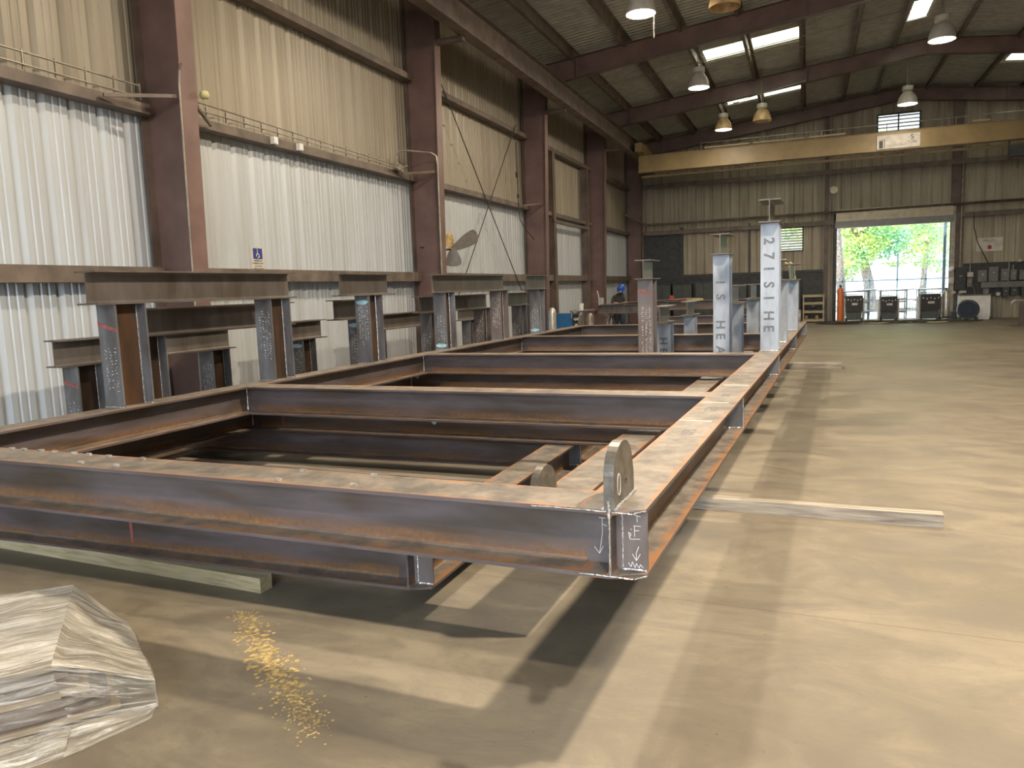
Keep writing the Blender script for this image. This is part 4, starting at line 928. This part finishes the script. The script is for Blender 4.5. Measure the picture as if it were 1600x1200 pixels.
for i in range(5): mb.tube([(-4.9+i*.2, 18.95+.1*(i % 2), 1.215+i*.014), (-3.4+i*.3, 19.25-.08*(i % 2), 1.245+i*.02)], .012, 5)
tag(mb.build('steel_rods', M['girt']), 'loose steel rods lying on the beam in front of the worker', 'rods')
mb = MB(); mb.obox((-2.95, 19.6, 1.33), (.10, .12, .16)); mb.tube([(-2.95, 19.6, 1.28), (-2.6, 19.6, 1.27), (-2.2, 19.6, 1.30)], .025, 6); tag(mb.build('hand_grinder', M['red']), 'red tool lying on the raised beams', 'tool')
mb = MB(); mb.obox((-2.3, 19.55, 1.285), (.45, .2, .06), (0, .06, .2)); tag(mb.build('work_gloves', M['hose']), 'pale yellow gloves lying beside the red tool', 'gloves')
mb = MB(); mb.box(-5.6, -5.15, 19.0, 19.4, 1.07, 1.08); 
tag(mb.build('steel_strip', M['bright']), 'pale steel strip lying on the work table by the worker', 'strip')
mb = MB(); mb.lathe([(0, 0), (.07, 0), (.085, .2), (0, .2)], (-5.45, 18.9, 1.07), 12); tag(mb.build('paint_tin', M['white']), 'small white tin near the worker', 'tin')
mb = MB(); mb.box(-5.75, -5.1, 18.8, 19.5, 1.03, 1.07)
for x in (-5.70, -5.15):
    for y in (18.85, 19.45): mb.box(x-.03, x+.03, y-.03, y+.03, 0, 1.03)
tag(mb.build('work_table', M['primer_dk']), 'brown work table by the dark column near the worker', 'table')
mb = MB(); mb.box(-4.95, -4.80, 19.0, 19.02, 1.2, 1.42); mb.tube([(-4.93, 19.0, 1.4), (-4.98, 19.0, 1.62)], .015, 5); tag(mb.build('pale_bracket', M['bright']), 'pale upright bracket clamped beside the worker', 'bracket')
# strap hung over the far header
mb = MB()
for dx, z1 in ((0, 1.35), (.07, 1.12)):
    mb.tube([(.03+dx, 11.4, 1.45), (.02+dx, 11.3, 1.95), (.08+dx, 11.25, 2.04), (.24+dx, 11.25, 2.06), (.36+dx, 11.25, 1.98), (.40+dx, 11.25, 1.7), (.44+dx, 11.25, z1), (.38+dx, 11.25, z1-.25), (.32, 11.3, .97)], .016, 6)
o = mb.build('lifting_strap', M['hose'], smooth=True); tag(o, 'pale yellow lifting strap looped over the far header of the top skid', 'strap')

# ---- worker
def person():
    t = thing('person', 'person in blue hard hat and dark shirt bending over the raised beam', 'person', (-4.62, 20.15, 0), 0)
    me = D.meshes.new('body'); bm = bmesh.new(); vs = []; 
    J = [((0, .05, .95), .145), ((0, .02, 1.12), .14), ((.03, -.05, 1.32), .165), ((.06, -.10, 1.45), .10), ((.09, -.14, 1.52), .055), ((.11, -.17, 1.58), .06),
         ((.10, .06, .90), .10), ((.13, .0, .50), .075), ((.12, .08, .10), .05), ((.12, -.08, .05), .045),
         ((-.10, .06, .90), .10), ((-.12, .02, .50), .075), ((-.12, .10, .10), .05), ((-.12, -.06, .05), .045),
         ((.20, -.12, 1.40), .065), ((.30, -.30, 1.24), .045), ((.34, -.55, 1.26), .032),
         ((-.15, -.06, 1.40), .065), ((-.14, -.30, 1.20), .045), ((.06, -.55, 1.25), .032)]
    E_ = [(0, 1), (1, 2), (2, 3), (3, 4), (4, 5), (0, 6), (6, 7), (7, 8), (8, 9), (0, 10), (10, 11), (11, 12), (12, 13), (3, 14), (14, 15), (15, 16), (3, 17), (17, 18), (18, 19)]
    for p, r in J: vs.append(bm.verts.new(p))
    for a, b in E_: bm.edges.new((vs[a], vs[b]))
    bm.to_mesh(me); bm.free(); o = D.objects.new('body', me); C.objects.link(o); o.parent = t
    md = o.modifiers.new('skin', 'SKIN'); 
    for i, (p, r) in enumerate(J): me.skin_vertices[0].data[i].radius = (r, r*(.75 if i < 4 else 1))
    me.skin_vertices[0].data[0].use_root = True
    o.modifiers.new('sub', 'SUBSURF').levels = 2; me.materials.append(M['shirt'])
    mb = MB(); mb.lathe([(0, -.12), (.045, -.11), (.07, -.06), (.078, 0), (.075, .05), (.05, .10), (0, .115)], seg=20); h = mb.build('head', M['skin'], t, smooth=True); h.location = (.12, -.20, 1.62); h.rotation_euler = (.5, .25, 0); h.scale = (1, 1.15, 1)
    mb = MB(); mb.lathe([(0, .0), (.016, .0), (.0, .03)], (0.0, -.085, -.02), 8); mb.build('nose', M['skin'], h)
    for s_ in (-1, 1): mb = MB(); mb.lathe([(0, -.025), (.012, 0), (0, .025)], (s_*.078, 0, -.01), 8); mb.build('ear', M['skin'], h)
    mb = MB(); mb.lathe([(.079, -.07), (.082, -.02), (.083, .04), (.06, .08), (0, .1)], (0, .012, 0), 20); mb.build('hair', M['hair'], h, smooth=True)
    mb = MB(); mb.lathe([(.135, .0), (.118, .012), (.112, .05), (.095, .10), (.06, .135), (0, .15), (0, .14), (.09, .09), (.105, .01), (.135, -.004)], seg=28); mb.obox((0, -.135, .002), (.16, .08, .008)); mb.tube([(0, -.11, .05), (0, -.06, .128), (0, 0, .153), (0, .06, .128), (0, .11, .05)], .012, 6)
    k = mb.build('hard_hat', M['helmet'], h, smooth=True); k.location = (0, 0, .035)
    for hx, hy, hz in ((.34, -.58, 1.26), (.06, -.58, 1.25)):
        mb = MB(); mb.obox((0, -.03, 0), (.075, .09, .028))
        for f in range(4): mb.tube([(-.028+f*.019, -.07, 0), (-.03+f*.02, -.11, -.004), (-.028+f*.019, -.13+.006*abs(f-1.5), -.022)], [.009, .0085, .007], 6)
        mb.tube([(.035, -.01, 0), (.058, -.045, -.005), (.05, -.07, -.015)], [.011, .010, .008], 6)
        g = mb.build('hand', M['skin'], t, smooth=True); g.location = (hx, hy, hz)
    mb = MB()
    for s_ in (.12, -.12): mb.tube([(s_*.85, .06, .96), (s_, .0, .5), (s_, .09, .09)], [.125, .09, .065], 12)
    mb.build('trousers', M['jeans'], t, smooth=True)
    for s_ in (.12, -.12): mb = MB(); mb.obox((s_, .01, .05), (.10, .29, .10)); mb.build('boot', M['black'], t)
    return t
person()

# ---- wrapped bundle in the corner of the picture
def bundle():
    w0 = s2w(0, 0, 0)
    t = thing('wrapped_bundle', 'low bundle of pale boards wrapped in clear stretch film', 'wrapped bundle', w0, PHI)
    P1 = Vector((-2.80, -.05, .31)); P2 = Vector((-2.10, -.68, .30)); T1 = Vector((-1.885, -.39, .14)); B1 = Vector((-2.44, -.04, .15)); L1 = Vector((-3.55, -.85, .33)); L2 = Vector((-2.75, -1.55, .31))
    T0 = Vector((-1.88, -.385, .0)); B0 = Vector((-2.47, .0, 0)); F0 = Vector((-2.04, -.66, .0)); G0 = Vector((-2.70, -1.50, 0)); Q1 = Vector((-2.86, .02, 0)); L0 = Vector((-3.6, -.8, 0)); P1b = Vector((-2.62, .03, .20))
    allm = MB(); uvs = []
    def patch(a, b, c, d, n, m, amp, swap, opa, seed):
        """film facet; streaks run a->b (swap=0) or a->d (swap=1)"""
        vs = []; nrm = (b-a).cross(d-a).normalized(); la = (b-a).length; ld = (d-a).length
        for i in range(n+1):
            for j in range(m+1):
                u, v = i/n, j/m; p = a*(1-u)*(1-v)+b*u*(1-v)+c*u*v+d*(1-u)*v
                e = min(1, 8*min(u, 1-u), 8*min(v, 1-v)); su, sv = (v*ld, u*la) if swap else (u*la, v*ld)
                h = (1.2*noise.noise(Vector((p.x*5, p.y*5, p.z*5+seed)))+.6*noise.noise(Vector((su*2.3, sv*11, seed)))+.35*noise.noise(Vector((su*5, sv*26, seed))))*amp*1.5*min(1, e+.25)
                p = p+nrm*h; p.z = max(p.z, .002); vs.append(p); uvs.append((su+seed, sv+seed*1.7))
        allm.add(vs, [(i*(m+1)+j, (i+1)*(m+1)+j, (i+1)*(m+1)+j+1, i*(m+1)+j+1) for i in range(n) for j in range(m)], [opa]*len(vs))
    patch(P2, P1, L1, L2, 50, 50, .012, 1, .85, 1); patch(P2, P1, B1, T1, 60, 60, .018, 1, .80, 2); patch(P2, T1, T0, F0, 30, 20, .008, 0, .30, 3)
    patch(L2, P2, F0, G0, 50, 60, .012, 0, .30, 4); patch(T1, B1, B0, T0, 40, 12, .02, 0, .6, 5); patch(P1, Q1, B0, B1, 14, 14, .012, 1, .5, 6); patch(L1, P1, Q1, L0, 30, 20, .01, 0, .5, 7)
    K1, K2 = T0+Vector((.03, -.07, .004)), F0+Vector((.10, -.12, .003))
    patch(G0+Vector((.05, -.18, 0)), K2, F0+Vector((.0, .0, .05)), G0+Vector((0, 0, .06)), 60, 14, .02, 0, .4, 8); patch(K2, K1, T0+Vector((0, 0, .04)), F0+Vector((0, 0, .05)), 30, 12, .02, 0, .45, 9)
    fo = allm.build('stretch_film', M['film'], t, smooth=True)
    ul = fo.data.uv_layers.new(name='UVMap')
    for lp in fo.data.loops: ul.data[lp.index].uv = uvs[lp.vertex_index]
    # boards inside, laid along the long direction
    U = (L2-P2).normalized(); V = (P1-P2).normalized(); U.z = V.z = 0
    ang = math.atan2(V.y, V.x)
    c0 = (P1+P2+L1+L2)/4
    bot = [F0, T0, B0, Q1, L0, G0]; top = [P2, P2.lerp(T1, .12), P1.lerp(B1, .12), P1, L1, L2]
    for k in range(7):
        z = .02+k*.038; f = z/.30; ring = []
        for a_, b_ in zip(bot, top):
            f2 = min(1, f) if f < .45 else .45+(f-.45); q = a_.lerp(b_, f2); ring.append((c0.x+(q.x-c0.x)*.86, c0.y+(q.y-c0.y)*.86))
        mb = MB(); mb.prism(ring, lambda p, q, tt: (p, q, tt), z, z+.022); mb.build('board', M['primer_dk'] if k % 3 else M['cardboard'], t)
    return t
bundle()
# yellow paint worn onto the slab, and a saw-cut joint
mb = MB(); rng = random.Random(9)
line = [(-2.25, .52), (-2.05, .36), (-1.85, .20), (-1.66, .08), (-1.46, -.07), (-1.31, -.17), (-1.16, -.28)]
for i in range(900):
    u = rng.random()*(len(line)-1); k = int(u); f = u-k; x = line[k][0]*(1-f)+line[k+1][0]*f+rng.gauss(0, .045); y = line[k][1]*(1-f)+line[k+1][1]*f+rng.gauss(0, .045); r = .003+.012*rng.random()*(1.2-abs(u-2.4)/4)
    n = 7; ph = rng.random()*6; z = .0006+i*4e-7
    mb.add([(x+r*(.6+.6*rng.random())*math.cos(ph+2*PI*q/n), y+r*(.6+.6*rng.random())*math.sin(ph+2*PI*q/n), z) for q in range(n)], [tuple(range(n))])
M['floorpaint'] = plain('worn_yellow_floor_paint', (0.40, 0.295, 0.12), 0.7, 0, 0.3, 30)
o = mb.build('yellow_floor_paint', M['floorpaint']); o.rotation_euler = (0, 0, PHI); tag(o, 'worn yellow paint patch on the slab between the bundle and the skids', 'paint patch', kind='stuff')
mb = MB()
mb.add([(-.02, -3, .0008), (.02, -3, .0008), (.02, 3, .0008), (-.02, 3, .0008)], [(0, 1, 2, 3)])

# ================================================================ OUTSIDE THE DOOR
rng = random.Random(21)
def tree(x, y, h, r, label, n=1500, lean=.0, th=.22):
    t = thing('tree', label, 'tree', (x, y, -.152))
    mb = MB(); mb.tube([(0, 0, 0), (lean*.3, 0, h*.22), (lean*.8, 0, h*.42), (lean, .1, h*.7)], [th, th*.8, th*.65, th*.25], 10)
    for k in range(7):
        a = rng.random()*6.28; mb.tube([(lean*.7, 0, h*.38+k*.05*h), (lean+math.cos(a)*r*.4, math.sin(a)*r*.4, h*.6+.04*h*k), (lean+math.cos(a)*r*.8, math.sin(a)*r*.8, h*.7+.04*h*k)], [th*.35, th*.2, th*.05], 6)
    mb.build('trunk', M['bark'], t, smooth=True)
    mb = MB()
    cl = [(lean+rng.gauss(0, r*.45), rng.gauss(0, r*.45), h*.70+rng.gauss(0, h*.15), r*(.25+.3*rng.random())) for _ in range(16)]
    for i in range(n):
        c = rng.choice(cl); v = Vector((rng.gauss(0, 1), rng.gauss(0, 1), rng.gauss(0, 1))).normalized()*c[3]*(rng.random()**.4); p = Vector(c[:3])+v
        s_ = .07+.08*rng.random(); a = Vector((rng.gauss(0, 1), rng.gauss(0, 1), rng.gauss(0, 1))).normalized(); b = a.orthogonal().normalized()
        mb.add([p-a*s_, p+b*s_*.5, p+a*s_, p-b*s_*.5], [(0, 1, 2, 3)])
    mb.build('foliage', M['leaf'], t, recalc=False)
tree(4.0, 44.0, 7.6, 3.2, 'sunlit green tree with leaning trunk seen through the doorway', 12000, -.7, .34)
tree(7.4, 52.0, 9.0, 4.0, 'yellow-green tree behind, toward the far side of the doorway', 9000, .3, .22)
tree(1.3, 51.0, 9.0, 3.6, 'blue-green tree seen near the orange cylinder side of the doorway', 9000, .2, .26)
tree(11.0, 46.0, 8.0, 3.6, 'pale tree past the doorway edge, beside the yard fence', 6000, .0, .2)
t = thing('yard_fence', 'blue-grey bar fence across the yard behind the welding machines', 'fence', (0, 36.5, -.152))
for k in range(9):
    mb = MB(); mb.box(1.0+k*1.15, 1.06+k*1.15, 0, .06, 0, 1.95 if k % 3 else 2.9); mb.build('post', M['yardgrey'], t)
for z in (.35, .8, 1.25, 1.7): mb = MB(); mb.box(1.0, 10.3, 0, .04, z, z+.05); mb.build('rail', M['yardgrey'], t)
mb = MB()
for k in range(84): mb.box(1.05+k*.11, 1.07+k*.11, .01, .03, .1, 1.75)
mb.build('infill_bars', M['yardgrey'], t)
rng = random.Random(4)
for i, (x, z_, l) in enumerate(((2.7, .55, 'nearest the orange cylinder'), (4.2, .75, 'in the middle of the doorway'), (5.7, .7, 'between the middle and darkest welding machines'), (7.2, .6, 'behind the silver cylinder'))):
    t = thing('scrap_rack', 'yard rack of pipes and offcuts %s' % l, 'rack', (x, 35.0+i*.2, -.152))
    mb = MB()
    for sx in (-.5, .5):
        for sy in (-.3, .3): mb.box(sx-.02, sx+.02, sy-.02, sy+.02, 0, 1.3)
    for z in (.3, .75, 1.25): mb.box(-.52, .52, -.32, -.28, z, z+.04); mb.box(-.52, .52, .28, .32, z, z+.04)
    mb.build('frame', M['yardgrey'], t)
    for k in range(9):
        mb = MB(); z = .34+(k % 3)*.45; mb.tube([(-.7+rng.random()*.2, -.25+k*.06, z+.03), (.5+rng.random()*.3, -.25+k*.06, z+.03+rng.random()*.1)], .03, 6); mb.build('pipe', M['pipe'] if k % 2 else M['bright'], t)
t = thing('pale_building', 'long pale building across the yard beyond the trees', 'building', (-6, 66, -.152)); mb = MB(); mb.box(0, 40, 0, 8, 0, 3.0); mb.build('wall', M['pale'], t); mb = MB(); mb.box(-.5, 40.5, -.6, 8.6, 3.0, 3.2); mb.build('roof', M['white'], t)
mb = MB(); mb.box(7.6, 9.4, 41, 41.5, -.152, 2.3); tag(mb.build('teal_container', M['teal']), 'teal panel standing in the yard at the doorway edge', 'container')
mb = MB(); mb.tube([(6.05, 34.5, -.152), (6.05, 34.5, 4.6)], .06, 8); mb.tube([(6.05, 34.5, 3.9), (5.6, 34.5, 4.5)], .03, 6); tag(mb.build('canopy_post', M['yardgrey']), 'slim canopy post outside the doorway', 'post')
mb = MB(); mb.tube([(2.35, 38.5, -.152), (2.1, 38.5, 2.4), (1.95, 38.4, 4.4), (2.0, 38.4, 7.0)], [.22, .20, .17, .14], 8); tag(mb.build('leaning_trunk', M['bark'], smooth=True), 'dark bare trunk close to the door guide', 'tree trunk')
mb = MB(); mb.box(DX0-.1, DX1+.1, YB-.3, YB+1.0, -.02, .004);
